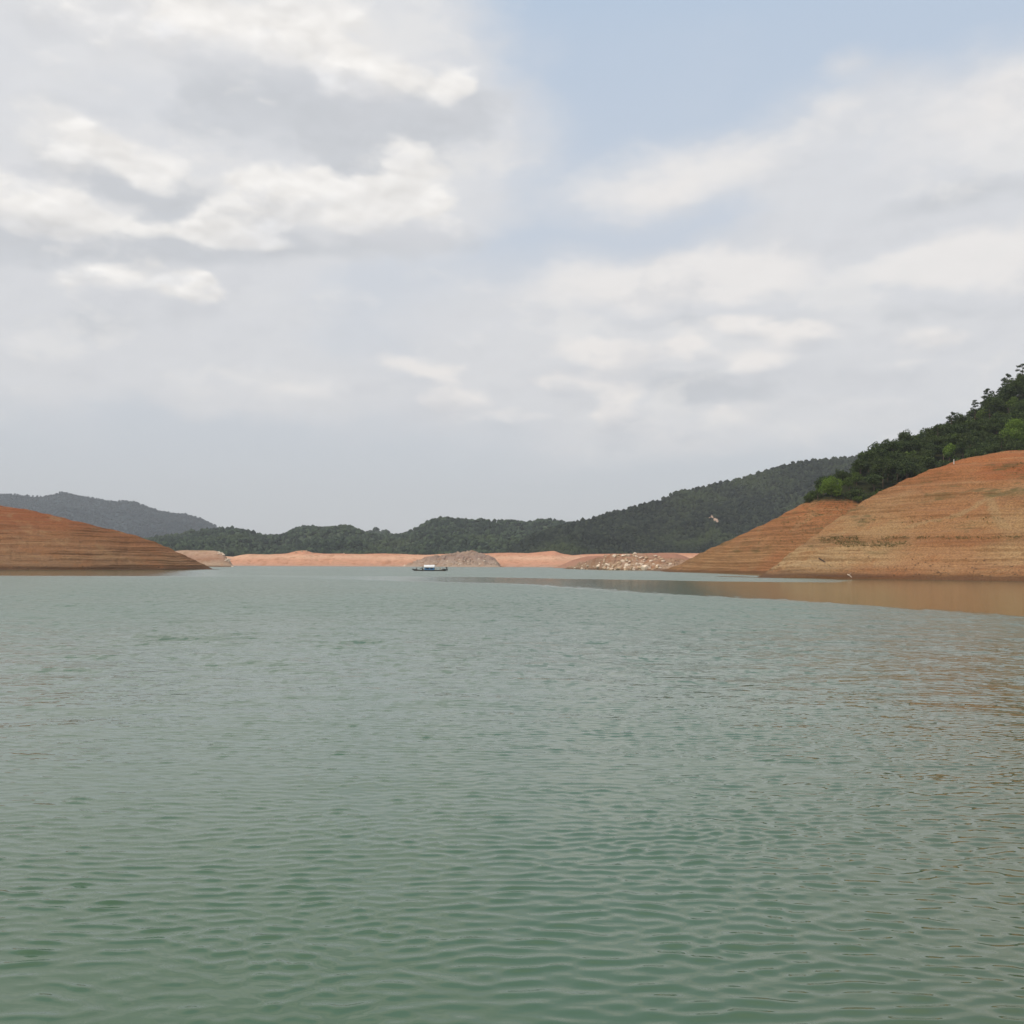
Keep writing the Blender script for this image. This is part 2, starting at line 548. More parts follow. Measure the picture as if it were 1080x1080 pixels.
    finish(g, base, 0.95, bump(g, g.m('ADD', n_f, g.m('MULTIPLY', n_sp, 2)), 0.7, bumpd), 0.15)
    return m


def forest_floor(name, base=(0.035, 0.05, 0.028), alt=(0.06, 0.075, 0.035), scar=None):
    m, g = new_mat(name)
    P = g.n('ShaderNodeNewGeometry').outputs['Position']
    n = g.noise(P, 0.07, 5, 0.65)
    c = g.ramp(n, [(0.35, base), (0.65, alt)])
    if scar is not None:
        d = g.v('LENGTH', g.v('MULTIPLY', g.v('SUBTRACT', P, tuple(scar)), (1.7, 0.05, 0.62)))
        c = g.mix(g.step(g.m('ADD', d, g.m('MULTIPLY', n, 5.0)), 8.8, 6.8), c, (0.50, 0.34, 0.25))
    finish(g, c, 1.0, bump(g, g.noise(P, 0.35, 4, 0.6), 1.0, 2.0), 0.1)
    return m


def leaf_mat(name, dark, light, tree_var=0.35, trans=0.2, big=0.0):
    m, g = new_mat(name)
    geo = g.n('ShaderNodeNewGeometry')
    isl = g.m('POWER', geo.outputs['Random Per Island'], 1.6)
    oi = g.n('ShaderNodeObjectInfo').outputs['Random']
    P = geo.outputs['Position']
    c = g.mix(g.step(isl, 0.0, 1.0), dark, light)
    c = g.mix(g.m('MULTIPLY', oi, tree_var), c, tuple(0.4 * a + 0.6 * b for a, b in zip(dark, (0.09, 0.10, 0.03))))
    if big:
        nb = g.noise(P, big, 3, 0.6)
        c = g.mix(g.step(nb, 0.5, 0.68, 0, 0.65), c, (0.085, 0.11, 0.04) if big > 0.02 else (0.060, 0.078, 0.034))
        c = g.mix(g.step(nb, 0.48, 0.34, 0, 0.5), c, (0.014, 0.022, 0.016))
    b = g.n('ShaderNodeBsdfDiffuse')
    g.put(b.inputs[0], c)
    tr = g.n('ShaderNodeBsdfTranslucent')
    g.put(tr.inputs[0], g.mix(1.0, c, (1.1, 1.3, 0.6), 'MULTIPLY'))
    ms = g.n('ShaderNodeMixShader')
    ms.inputs[0].default_value = trans
    g.nt.links.new(b.outputs[0], ms.inputs[1])
    g.nt.links.new(tr.outputs[0], ms.inputs[2])
    o = g.n('ShaderNodeOutputMaterial')
    g.nt.links.new(ms.outputs[0], o.inputs[0])
    return m


def simple(name, col, rough=0.7, nscale=2.0, var=0.25):
    m, g = new_mat(name)
    P = g.n('ShaderNodeTexCoord').outputs['Object']
    n = g.noise(P, nscale, 4, 0.6)
    c = g.mix(1.0, col, g.ramp(n, [(0.3, (1 - var,) * 3), (0.7, (1 + var,) * 3)]), 'MULTIPLY')
    finish(g, c, rough)
    return m


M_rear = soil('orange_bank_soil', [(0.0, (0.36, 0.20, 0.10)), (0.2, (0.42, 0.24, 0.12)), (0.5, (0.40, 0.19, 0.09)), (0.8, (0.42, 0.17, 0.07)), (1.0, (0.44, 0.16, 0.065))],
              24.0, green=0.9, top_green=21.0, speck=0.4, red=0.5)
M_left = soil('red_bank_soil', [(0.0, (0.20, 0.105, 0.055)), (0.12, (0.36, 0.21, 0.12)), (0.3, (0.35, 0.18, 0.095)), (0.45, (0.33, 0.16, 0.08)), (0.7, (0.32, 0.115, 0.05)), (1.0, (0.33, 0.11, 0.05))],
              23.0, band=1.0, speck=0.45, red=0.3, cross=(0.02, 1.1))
M_far = soil('sunlit_salmon_soil', [(0.0, (0.50, 0.34, 0.27)), (0.2, (0.60, 0.34, 0.24)), (0.45, (0.64, 0.36, 0.245)), (0.75, (0.74, 0.50, 0.36)), (1.0, (0.62, 0.32, 0.21))],  # sunlight on the far shore is painted into this bright pink soil
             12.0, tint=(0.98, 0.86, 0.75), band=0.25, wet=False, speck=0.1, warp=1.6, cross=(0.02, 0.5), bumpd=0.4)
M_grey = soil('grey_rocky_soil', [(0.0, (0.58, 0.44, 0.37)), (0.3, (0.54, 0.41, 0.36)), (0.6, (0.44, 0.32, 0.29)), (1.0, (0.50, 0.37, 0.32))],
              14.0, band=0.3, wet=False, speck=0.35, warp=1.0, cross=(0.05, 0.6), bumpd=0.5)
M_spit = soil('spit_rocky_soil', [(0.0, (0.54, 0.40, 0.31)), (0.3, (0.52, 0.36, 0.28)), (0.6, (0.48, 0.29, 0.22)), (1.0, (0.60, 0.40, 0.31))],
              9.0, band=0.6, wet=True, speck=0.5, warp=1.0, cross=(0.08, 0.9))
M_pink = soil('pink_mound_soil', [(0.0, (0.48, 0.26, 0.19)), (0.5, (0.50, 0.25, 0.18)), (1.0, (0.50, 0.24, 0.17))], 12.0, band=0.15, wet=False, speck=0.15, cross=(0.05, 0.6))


# ------------------------------------------------------------------ landforms
def terrace(z, lam, a):
    return z - a * lam / (2 * math.pi) * np.sin(2 * math.pi * z / lam)


def disp_bank(seed, amp=0.5, gully=0.6, lam=0.9, zsub=22.0):
    def f(X, Y, Z, T, U):
        env = np.clip(T * 6, 0, 1) * np.clip(Z / 2.0, 0.05, 1) * np.clip((1.12 - T) * 3, 0.3, 1)
        n = fbm(X / 16 + seed, Y / 16 - seed, 5)
        n2 = fbm(X / 5 - seed, Y / 5, 4)
        gl = np.abs(fbm(U * 55 + seed, Z / 30 + seed, 4))
        Z = Z + env * (amp * n * 1.6 + 0.25 * n2 - gully * (0.35 - np.minimum(gl * 2, 0.35)) * 0.6)
        w = 2.4 * fbm(X / 25, Y / 25 + seed, 3) + 0.9 * fbm(X / 8, Y / 8 - seed, 3)
        str_ = (T < 1.0) * np.clip(0.5 + 2.6 * fbm(X / 14 + 9, Z / 2.2 + seed, 3), 0.0, 1.25) * (T > 0)
        Z2 = terrace(Z + w * 0.5, lam * 2.3, 0.35) - w * 0.5
        Z2 = Z2 + (terrace(Z2 + w * 0.3, lam, 1.0) - w * 0.3 - Z2) * str_
        Z = np.where((T > 0), Z + (Z2 - Z), Z)
        Z = Z + (T > 0) * env * 0.10 * fbm(X / 1.1, Y / 1.1, 3)
        # ragged low cliff at the water's edge
        Z = Z + np.where((T >= -0.02) & (T < 0.10), 0.35 * np.clip(Z.max(axis=0) / 4 - .3, 0, 1)[None, :] * np.clip(1 - np.abs(T - 0.035) / 0.05, 0, 1), 0)
        return X, Y + 0.8 * env * n, Z
    return f


def shp(lst):
    return [(a, shore(a, b)) for a, b in lst]


hillA_sh = shp([(740, 607.5), (775, 608.5), (800, 609.3), (850, 610), (930, 610.8), (1000, 611.8), (1080, 613), (1250, 617), (1500, 622)])
A_cr = [(740, 622, 205), (790, 615, 204), (803, 606.5, 206), (818, 596, 207), (835, 582, 209), (850, 571, 211), (865, 560, 213), (880, 549, 215), (900, 536, 217), (915, 526, 219),
        (930, 519, 220), (950, 509, 221), (970, 500, 221), (1000, 489, 221), (1020, 483, 220), (1045, 477.5, 219), (1065, 475, 218), (1080, 474, 217),
        (1150, 466, 215), (1300, 462, 210), (1500, 462, 205)]
hillA = Land('hill', hillA_sh, A_cr, None, 620, 420, 30, back=(70, 0.62), prof=0.93, disp=disp_bank(3.0), smooth=5,
             label='bare ochre hill with level bands on the right shore')

def surf_at(land, px, py, lo=0.0, hi=1.0):
    u, w = ray(px, py)
    t = np.linspace(lo, hi, 400)
    P_ = land.pos(np.full(400, u), t)
    ww = (P_[:, 2] - CAMH) / P_[:, 1]
    ok = np.where(ww >= w)[0]
    i = ok[0] if len(ok) else int(np.argmax(ww))
    return P_[i], t[i]


MARKS = [[surf_at(hillA, a_, b_)[0] for a_, b_ in pl] for pl in
         ([(958, 556), (985, 549), (1012, 543), (1032, 532), (1043, 526), (1047, 535), (1052, 548), (1060, 556)], [(1043, 526), (1052, 520)])]
RED = [(surf_at(hillA, 1062, 497)[0], 8.5), (surf_at(hillA, 1000, 487)[0], 2.5)]
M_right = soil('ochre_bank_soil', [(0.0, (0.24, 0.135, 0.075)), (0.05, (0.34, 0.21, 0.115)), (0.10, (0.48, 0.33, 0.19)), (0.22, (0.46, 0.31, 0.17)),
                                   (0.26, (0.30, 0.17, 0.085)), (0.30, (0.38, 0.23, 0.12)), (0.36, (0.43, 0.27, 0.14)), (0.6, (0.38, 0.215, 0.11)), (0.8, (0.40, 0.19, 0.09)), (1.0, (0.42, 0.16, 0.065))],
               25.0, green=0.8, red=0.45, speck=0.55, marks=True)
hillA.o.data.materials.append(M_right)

B_sh = shp([(660, 600.5), (692, 602.4), (705, 603.4), (760, 604.3), (800, 605), (870, 606)]) + [(1000, 262), (1200, 262), (1500, 262)]
B_cr = [(660, 606, 335), (690, 604.6, 333), (700, 601.5, 332), (715, 595.5, 330), (740, 583.5, 325), (760, 574, 322), (780, 565, 318), (800, 555.5, 315), (820, 545.5, 312), (840, 534.5, 309), (852, 529, 307),
        (862, 525, 306), (875, 519, 310), (890, 512, 318), (915, 499, 330), (940, 485, 340), (960, 477, 350), (1000, 463, 362), (1030, 447, 372),
        (1055, 430, 380), (1080, 412, 388), (1150, 385, 400), (1300, 350, 420), (1500, 330, 440)]
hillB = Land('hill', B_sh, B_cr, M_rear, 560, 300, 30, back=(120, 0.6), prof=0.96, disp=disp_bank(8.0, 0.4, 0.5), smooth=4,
             label='orange hill behind with dark wood on its top')

L_sh = shp([(-400, 603), (-150, 602), (0, 601.2), (110, 601), (200, 600.8), (226, 600.6), (250, 600.5)])
L_cr = [(-400, 500, 380), (-200, 514, 375), (-80, 525, 370), (0, 533, 366), (35, 538.5, 363), (55, 543, 361), (80, 549.5, 358), (110, 556.5, 353), (140, 564, 347), (160, 570.5, 342),
        (180, 578.5, 335), (200, 588, 327), (215, 595.3, 321), (224, 599.5, 319), (230, 603, 318), (250, 608, 318)]
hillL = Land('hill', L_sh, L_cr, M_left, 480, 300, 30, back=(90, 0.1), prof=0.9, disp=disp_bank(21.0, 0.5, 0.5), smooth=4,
             label='bare red brown hill running down to a point on the left shore')


def disp_far(seed, amp=1.2):
    def f(X, Y, Z, T, U):
        env = np.clip(T * 4, 0, 1)
        n = fbm(X / 40 + seed, Y / 40, 5)
        gl = np.abs(fbm(X / 22 + seed, Y / 120, 4))
        Z = Z + env * (amp * n * 0.8 - (0.3 - np.minimum(gl * 1.6, 0.3)) * 3.0 * np.clip(1.2 - T, 0, 1))
        return X, Y + env * n * 6, Z
    return f


def disp_rock(seed, amp=1.2):
    def f(X, Y, Z, T, U):
        env = np.clip(T * 5, 0, 1) * np.clip(Z / 2, 0.1, 1)
        n = fbm(X / 18 + seed, Y / 18, 6, 0.6)
        c1 = np.abs(fbm(X / 7 + seed, Y / 9 - seed, 4))
        lump = np.floor(fbm(X / 5, Y / 6 + seed, 4, .6) * 5) / 5
        Z = Z + env * amp * (1.0 * n + 1.2 * lump - 2.5 * np.clip(0.12 - c1, 0, 1) / .12 * .4)
        return X, Y + env * n * 2, Z
    return f


FS_cr = [(-300, 584, 1060), (100, 583, 1060), (200, 583, 1060), (245, 588, 1060), (252, 586, 1060), (262, 584.5, 1060), (285, 584.3, 1060), (303, 583.6, 1060), (312, 581.6, 1060), (320, 580.6, 1060), (330, 583.5, 1060),
         (345, 584, 1060), (362, 583.5, 1060), (380, 584.5, 1060), (405, 584, 1060), (430, 584.5, 1060), (450, 585.5, 1060), (470, 584, 1060), (500, 583.5, 1060), (525, 582.8, 1060), (555, 583, 1060),
         (575, 582, 1060), (585, 580.8, 1060), (592, 583.5, 1060), (605, 585.5, 1060), (625, 585, 1060), (660, 584, 1060), (700, 583.5, 1060), (760, 583, 1060), (900, 584, 1060)]
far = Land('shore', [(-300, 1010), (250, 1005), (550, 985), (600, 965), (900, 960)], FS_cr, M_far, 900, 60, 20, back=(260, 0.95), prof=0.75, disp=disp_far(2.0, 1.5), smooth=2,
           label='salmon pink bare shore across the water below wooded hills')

G_cr = [(405, 604, 990), (425, 597.5, 990), (436, 592, 990), (448, 588, 992), (458, 585.5, 993), (470, 584.3, 994), (480, 582.3, 995), (488, 581, 995), (497, 581, 995), (508, 582.8, 995), (516, 585, 993), (522, 589, 992), (526, 594.5, 990), (530, 602, 990)]
greyh = Land('hill', [(405, 955), (530, 955)], G_cr, M_grey, 300, 90, 16, back=(40, 0.3), prof=0.85, disp=disp_rock(5.0, 1.6), smooth=1,
             label='low grey rocky hump on the far shore behind the boat')
L2_cr = [(150, 583, 720), (195, 580.3, 720), (215, 580.2, 718), (228, 580.6, 716), (236, 583.5, 714), (242, 589, 712), (248, 598, 710), (256, 604, 710)]
leftspit = Land('hill', [(150, 690), (240, 690), (256, 692)], L2_cr, M_spit, 160, 60, 14, back=(40, 0.4), prof=0.8, disp=disp_far(7.0, .6), smooth=2,
                label='small brown point with pale rocks behind the left hill')
S_sh = shp([(570, 599.6), (600, 600.2), (640, 601.2), (670, 601.6), (700, 602), (760, 602.6)])
S_cr = [(570, 608, 520), (588, 601.5, 500), (600, 597.8, 490), (612, 594.5, 482), (622, 591.5, 476), (632, 588, 472), (640, 585.8, 470), (650, 584.5, 470), (670, 583.8, 470), (690, 586, 466), (705, 589.3, 460), (720, 591, 455), (735, 595, 450), (760, 600, 440)]
spit = Land('hill', S_sh, S_cr, M_spit, 420, 140, 16, back=(40, 0.3), prof=0.85, disp=disp_rock(11.0, 1.1), smooth=1,
            label='low spit strewn with pale boulders left of the orange hill')
P_cr = [(560, 606, 790), (590, 597, 790), (605, 590, 790), (618, 586.5, 790), (635, 586, 790), (660, 585, 790), (685, 583.6, 790), (700, 583, 790), (712, 583.5, 790), (722, 586.5, 790), (735, 592, 790), (750, 600, 790)]
pink = Land('hill', [(560, 745), (750, 745)], P_cr, M_pink, 200, 50, 14, back=(40, 0.3), prof=0.8, disp=disp_far(13.0, .5), smooth=3,
            label='smooth pink earth mound behind the boulder strewn spit')

# wooded mountains
M_m3 = None
M_m2 = forest_floor('wooded_slope_ground_far', (0.045, 0.062, 0.038), (0.07, 0.09, 0.045))
M_m1 = forest_floor('haze_blue_slope_ground', (0.016, 0.030, 0.038), (0.026, 0.042, 0.050))  # blue of the distance haze mixed into the ground colour


def disp_mtn(seed, L, amp):
    def f(X, Y, Z, T, U):
        env = np.clip(T, 0, 1) * np.clip(1.05 - T, 0, 1) * 4
        r = 1 - np.abs(fbm(X / L + seed, Y / (L * 1.3), 4)) * 2.4
        Z = Z + env * amp * (r - 0.7) + np.clip(T * 3, 0, 1) * 0.012 * amp * fbm(X / 25, Y / 25, 4) * 8
        return X, Y, Z
    return f


M2_cr = [(-300, 590, 1900), (60, 586, 1850), (120, 574, 1800), (150, 569, 1780), (170, 566.5, 1760), (190, 565, 1740), (210, 561, 1720), (225, 559, 1710), (237, 558, 1700), (247, 557.6, 1700), (256, 560, 1700), (266, 564, 1700), (280, 566.5, 1700), (298, 566, 1690), (310, 560, 1690), (318, 557, 1690), (330, 556.5, 1690),
         (343, 558.2, 1690), (356, 557, 1690), (366, 555.5, 1690), (375, 558, 1700), (384, 563, 1700), (400, 565, 1700), (420, 565.4, 1700), (432, 561, 1700), (445, 555, 1690), (455, 550.5, 1690), (466, 547.5, 1690), (478, 549, 1690), (492, 549.5, 1690), (510, 549.3, 1690),
         (540, 550.3, 1690), (558, 552.3, 1690), (568, 549.5, 1690), (576, 548.3, 1690), (588, 551, 1690), (605, 553, 1690), (640, 558, 1690), (700, 568, 1690), (800, 585, 1690)]
m2 = Land('mountain', [(-300, 1120), (800, 1120)], M2_cr, M_m2, 700, 110, 14, back=(400, 0.2), prof=1.25, z0=9.0, disp=disp_mtn(2.0, 190, 13), smooth=3,
          label='low wooded hills beyond the far shore')
M2b_cr = [(340, 590, 2300), (380, 566, 2300), (390, 560.8, 2300), (398, 559.3, 2300), (408, 562, 2300), (420, 566, 2300), (450, 590, 2300)]
m2b = Land('mountain', [(340, 2050), (450, 2050)], M2b_cr, M_m2, 120, 30, 8, back=(200, 0.2), prof=1.1, z0=20.0, smooth=3, label='small wooded summit showing between the low hills')
M3_cr = [(480, 597, 1240), (520, 586, 1240), (545, 575, 1250), (565, 566, 1260), (585, 559, 1280), (600, 554.5, 1300), (610, 551, 1310), (622, 547.5, 1330), (640, 541, 1350), (660, 535.5, 1370), (680, 530, 1390), (700, 525.5, 1410), (715, 520, 1420),
         (740, 513.7, 1440), (760, 508.5, 1460), (780, 504.5, 1470), (800, 500, 1480), (820, 494.5, 1490), (840, 489.5, 1500), (870, 485.5, 1500), (890, 483.5, 1500), (920, 480, 1500), (1000, 470, 1500), (1150, 455, 1500), (1400, 450, 1500)]
m3 = Land('mountain', [(480, 1110), (560, 1090), (700, 1080), (1000, 1050), (1400, 1000)], M3_cr, M_m3, 700, 160, 14, back=(400, 0.3), prof=1.1, z0=8.0, disp=disp_mtn(6.0, 150, 15), smooth=3,
          label='long dark wooded mountain rising to the right')
scarP, _ = surf_at(m3, 755, 549)
m3.o.data.materials.append(forest_floor('wooded_slope_ground', (0.028, 0.038, 0.024), (0.05, 0.06, 0.03), scar=scarP))
M1_cr = [(-400, 540, 4000), (-200, 528, 4000), (-60, 524, 4000), (0, 522, 4000), (20, 523.3, 4000), (38, 524, 4000), (52, 521.5, 4000), (60, 519.5, 4000), (67, 517.8, 4000), (77, 520.8, 4000), (90, 524.8, 4000), (108, 527.8, 4000), (120, 529.5, 4000), (134, 528.8, 4000), (148, 532.5, 4000),
         (165, 538, 4000), (180, 541, 4000), (196, 542, 4000), (206, 545, 4000), (220, 551, 4000), (234, 558, 4000), (260, 570, 4000), (330, 590, 4000)]
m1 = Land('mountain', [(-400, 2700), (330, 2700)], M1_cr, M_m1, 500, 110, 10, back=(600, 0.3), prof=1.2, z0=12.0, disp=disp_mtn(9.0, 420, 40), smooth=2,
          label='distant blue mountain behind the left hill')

# ------------------------------------------------------------------ water and lake bed
mw, g = new_mat('lake_water')
P = g.n('ShaderNodeNewGeometry').outputs['Position']
x, y, z = g.xyz(P)
edge_n = g.m('MULTIPLY_ADD', g.noise(g.v('MULTIPLY', P, (0.07, 0.02, 0)), 1.0, 4, 0.6), 14.0, -7.0)
calmA_x = g.curve(y, [(20, 40), (46, 22.5), (67, 16.8), (82, 10), (120, 0), (141, -17.6), (170, -36), (205, -60)])
calmA_y = g.curve(x, [(-60, 208), (-7, 189), (28.7, 149), (43, 144), (52, 160), (60, 400)])
sp = g.m('ADD', g.m('MULTIPLY', edge_n, 0.35), g.m('MULTIPLY', g.m('MULTIPLY_ADD', g.noise(g.v('MULTIPLY', P, (0.7, 0.16, 0)), 1.0, 4, 0.65), 2.0, -1.0), g.m('MULTIPLY', y, 0.05)))
wdt = g.m('MAXIMUM', g.m('MULTIPLY', y, 0.035), 1.5)
cA = g.m('MULTIPLY', g.step(g.m('DIVIDE', g.m('ADD', g.m('SUBTRACT', x, calmA_x), sp), wdt), -0.5, 1.0),
         g.step(g.m('SUBTRACT', g.m('ADD', calmA_y, edge_n), y), -4.0, 6.0))
cA = g.m('MULTIPLY', g.m('MULTIPLY', cA, g.step(y, 25, 45)), g.step(x, -40, 6, 0.25, 1.0))
cB = g.m('MULTIPLY', g.step(g.m('ADD', y, edge_n), 160, 190), g.step(g.m('ADD', x, g.m('MULTIPLY', y, 0.30)), 18, -14))
calm = g.m('MAXIMUM', cA, cB)
gust = g.noise(g.v('MULTIPLY', P, (0.045, 0.03, 0)), 1.0, 3, 0.55)
amp = g.m('MULTIPLY', g.step(calm, 0.0, 1.0, 1.0, 0.07), g.step(gust, 0.3, 0.7, 0.75, 1.25))


def wave_h(V):
    w = g.v('SUBTRACT', g.noise(V, 0.55, 2, 0.5, dim='2D', color=True), (0.5, 0.5, 0.5))
    Q = g.v('ADD', V, g.v('SCALE', w, None, 0.5))
    a = g.noise(g.v('MULTIPLY', Q, (2.0, 5.0, 0)), 1.0, 1.5, 0.45, dim='2D')
    b = g.noise(g.v('MULTIPLY', Q, (4.6, 11.0, 0)), 1.0, 2, 0.5, dim='2D')
    c_ = g.noise(g.v('MULTIPLY', V, (0.5, 1.15, 0)), 1.0, 1, 0.5, dim='2D')
    # rounded troughs, sharper crests
    a2 = g.m('POWER', g.m('MAXIMUM', a, 0.0), 2.0)
    return g.m('ADD', g.m('MULTIPLY', a2, 0.085), g.m('ADD', g.m('MULTIPLY', b, 0.016), g.m('MULTIPLY', c_, 0.07)))


EPS = 0.012
h0 = wave_h(P)
hx = wave_h(g.v('ADD', P, (EPS, 0, 0)))
hy = wave_h(g.v('ADD', P, (0, EPS, 0)))
dist = g.v('LENGTH', P)
k = g.m('DIVIDE', g.m('MULTIPLY', amp, g.step(dist, 5, 45, 0.14, 0.42)), -EPS)
nx = g.m('MULTIPLY', g.m('SUBTRACT', hx, h0), k)
ny = g.m('MULTIPLY', g.m('SUBTRACT', hy, h0), k)
# clusters of steeper wavelet fronts, seen as dark flecks in the middle distance
f1 = g.step(g.noise(g.v('MULTIPLY', P, (3.4, 1.7, 0)), 1.0, 2, 0.55, dim='2D'), 0.50, 0.66)
f2 = g.step(g.noise(g.v('MULTIPLY', P, (1.7, 0.62, 0)), 1.0, 2, 0.55, dim='2D'), 0.50, 0.66)
fl = g.m('ADD', g.m('MULTIPLY', f1, g.step(dist, 10, 24, 0, 1)), g.m('MULTIPLY', f2, g.step(dist, 22, 60, 0, 1)))
fl = g.m('MULTIPLY', g.m('MULTIPLY', fl, amp), g.step(dist, 60, 200, 0.11, 0.07))
ny = g.m('SUBTRACT', ny, fl)
N0 = g.n('ShaderNodeNewGeometry').outputs['Normal']
nrm = g.v('NORMALIZE', g.v('ADD', N0, g.comb(nx, ny, 0.0)))
turb = g.noise(g.v('MULTIPLY', P, (0.06, 0.03, 0)), 1.0, 3, 0.5)
wc = g.mix(g.step(turb, 0.35, 0.65), (0.062, 0.117, 0.064), (0.074, 0.116, 0.064))
# browner water colour towards the right side
mud = g.step(g.m('SUBTRACT', g.m('ABSOLUTE', x), g.m('MULTIPLY', y, 0.20)), 0.0, 12.0)
brown_right = g.step(g.m('SUBTRACT', x, g.m('MULTIPLY', y, 0.28)), -1.5, 3.0)
wc = g.mix(g.m('MULTIPLY', brown_right, 0.55), wc, (0.100, 0.096, 0.055))
rough = g.m('MULTIPLY', g.step(dist, 8, 60, 0.05, 0.24), g.step(calm, 0.0, 1.0, 1.0, 0.35))
wb = finish(g, wc, rough, nrm, 0.5)
wb.inputs['IOR'].default_value = 1.33

az_d = np.concatenate([np.linspace(-math.pi, -0.56, 40)[:-1], np.linspace(-0.56, 0.56, 1150), np.linspace(0.56, math.pi, 40)[1:-1]])
pp = np.concatenate([np.arange(600, 200, -0.8), np.arange(200, 30, -0.45), np.arange(30, 8, -0.8)])
rr = np.concatenate([[0.5, 2, 3, 3.6], CAMH * F / pp, np.geomspace(330, 6000, 30)])
A_, R_ = np.meshgrid(az_d, rr)
WX, WY = R_ * np.sin(A_), R_ * np.cos(A_)
dR = np.gradient(rr)[:, None]
wx_, wy_ = WX + 0.45 * fbm(WX / 3.1, WY / 2.3, 2), WY + 0.16 * fbm(WX / 2.7 + 40, WY / 2.1, 2)
H = np.zeros(WX.shape)
LW = np.zeros(WX.shape)
DX = np.zeros(WX.shape); DY = np.zeros(WX.shape)
act = slice(0, len(rr) - 30)
wr = np.random.default_rng(5)
NW = 90
for i in range(NW):
    lam = 0.10 * (1.2 / 0.10) ** ((i + wr.random()) / NW)
    th = wr.normal(0, 0.40)
    kx, ky = 2 * math.pi / lam * math.sin(th), 2 * math.pi / lam * math.cos(th)
    slope = 0.037 * math.exp(-((math.log(lam / 0.15)) / 0.33) ** 2) + 0.0011
    a_ = slope * lam / (2 * math.pi)
    att = np.clip((lam / (dR[act] * 3.0) - 0.5) * 2, 0, 1)
    if att.max() <= 0: continue
    nz = int(np.sum(att[:, 0] > 0)) 
    sl = slice(0, nz)
    ph = kx * wx_[sl] + ky * wy_[sl] + wr.random() * 6.28
    sn, cs_ = np.sin(ph), np.cos(ph)
    H[sl] += att[sl] * a_ * sn
    DX[sl] += att[sl] * a_ * cs_ * math.sin(th)
    DY[sl] += att[sl] * a_ * cs_ * math.cos(th)
for i in range(44):
    lam = 0.7 * (3.6 / 0.7) ** ((i + wr.random()) / 44)
    th = wr.normal(0, 0.7)
    kx, ky = 2 * math.pi / lam * math.sin(th), 2 * math.pi / lam * math.cos(th)
    att = np.clip((lam / (dR[act] * 2.4) - 0.5) * 2, 0, 1)
    nz = int(np.sum(att[:, 0] > 0))
    sl = slice(0, nz)
    sn = np.sin(kx * WX[sl] + ky * WY[sl] + wr.random() * 6.28)
    LW[sl] += att[sl] * 0.0105 * lam / (2 * math.pi) * sn
grp = np.clip(1.0 + 0.5 * fbm(WX / 4.2, WY / 3.4 + 9, 3), 0.6, 1.4)
grp *= np.clip(1 - (np.abs(A_) - 0.5) / 0.06, 0, 1) * np.clip((R_ - 3.0) / 1.0, 0, 1)
# the same sheltered patch as in the material: small waves only
cx = np.interp(WY, [20, 46, 67, 82, 120, 141, 170, 205], [40, 22.5, 16.8, 10, 0, -17.6, -36, -60])
grp *= 1 - 0.93 * np.clip((WX - cx + 5 * fbm(WX / 9, WY / 20, 4)) / 4 + 0.4, 0, 1) * (WY > 30)
sg = H[:420].std()
lone = np.clip(0.55 - WX / np.maximum(WY, 1) * 1.1 + 0.5 * fbm(WX / 6, WY / 6, 2), 0.15, 1.0)
q_ = (H / sg - 0.3) * 1.9
Hp = sg * 1.75 * np.where(q_ > 20, q_, np.log1p(np.exp(np.clip(q_, -20, 20)))) / 2.2
Hn = H * (1 - lone) + Hp * lone
lean = 1.0 * lone
DX = DX * (1 - 0.8 * lone); DY = DY * (1 - 0.8 * lone) - lean * Hp * lone
H = Hn
WX = WX + grp * 0.8 * DX
WY = WY + grp * 0.8 * DY
WZ = (H + LW * np.clip((R_ - 7) / 22, 0.15, 1.2)) * grp
V = np.stack([WX, WY, WZ], -1).reshape(-1, 3)
nr, nc = A_.shape
idx = np.arange(nr * nc).reshape(nr, nc)
nxt = np.roll(idx, -1, axis=1)
q = np.stack([idx[:-1], nxt[:-1], nxt[1:], idx[1:]], -1).reshape(-1, 4)
water = link('water', mesh_np('water', V, q), mw)
tag(water, 'rippled grey green lake water', kind='structure')
me = bpy.data.meshes.new('ground')
n = 48
me.from_pydata([(6100 * math.cos(2 * math.pi * i / n), 6100 * math.sin(2 * math.pi * i / n), -16) for i in range(n)], [], [list(range(n))])
bed = link('ground', me, simple('lake_bed', (0.2, 0.13, 0.08), 0.9, 0.2))
tag(bed, 'muddy lake bed under the water', kind='structure')

# ------------------------------------------------------------------ haze
mh = bpy.data.materials.new('haze_air')
mh.use_nodes = True
g = G(mh.node_tree)
pv = g.n('ShaderNodeVolumePrincipled')
pv.inputs['Color'].default_value = (0.95, 0.975, 1.0, 1)
pv.inputs['Density'].default_value = 0.00011
pv.inputs['Anisotropy'].default_value = 0.0
o = g.n('ShaderNodeOutputMaterial')
g.nt.links.new(pv.outputs[0], o.inputs['Volume'])
bmh = bmesh.new()
bmesh.ops.create_cube(bmh, size=1.0)
me = bpy.data.meshes.new('haze'); bmh.to_mesh(me); bmh.free()
for v in me.vertices:
    v.co = (v.co.x * 12600, v.co.y * 12600, -18 if v.co.z < 0 else 420)
haze = link('haze', me, mh)
tag(haze, 'thin pale haze over the lake', kind='stuff')


# ------------------------------------------------------------------ scatter helpers
def ico(sub, seed, jit=0.2, sq=(1, 1, 1)):
    b_ = bmesh.new()
    bmesh.ops.create_icosphere(b_, subdivisions=sub, radius=1.0)
    r_ = np.random.default_rng(seed)
    V_ = np.array([v.co[:] for v in b_.verts])
    F_ = np.array([[v.index for v in f.verts] for f in b_.faces])
    b_.free()
    V_ = V_ * (1 + jit * r_.uniform(-1, 1, (len(V_), 1))) * np.array(sq)
    return V_, F_


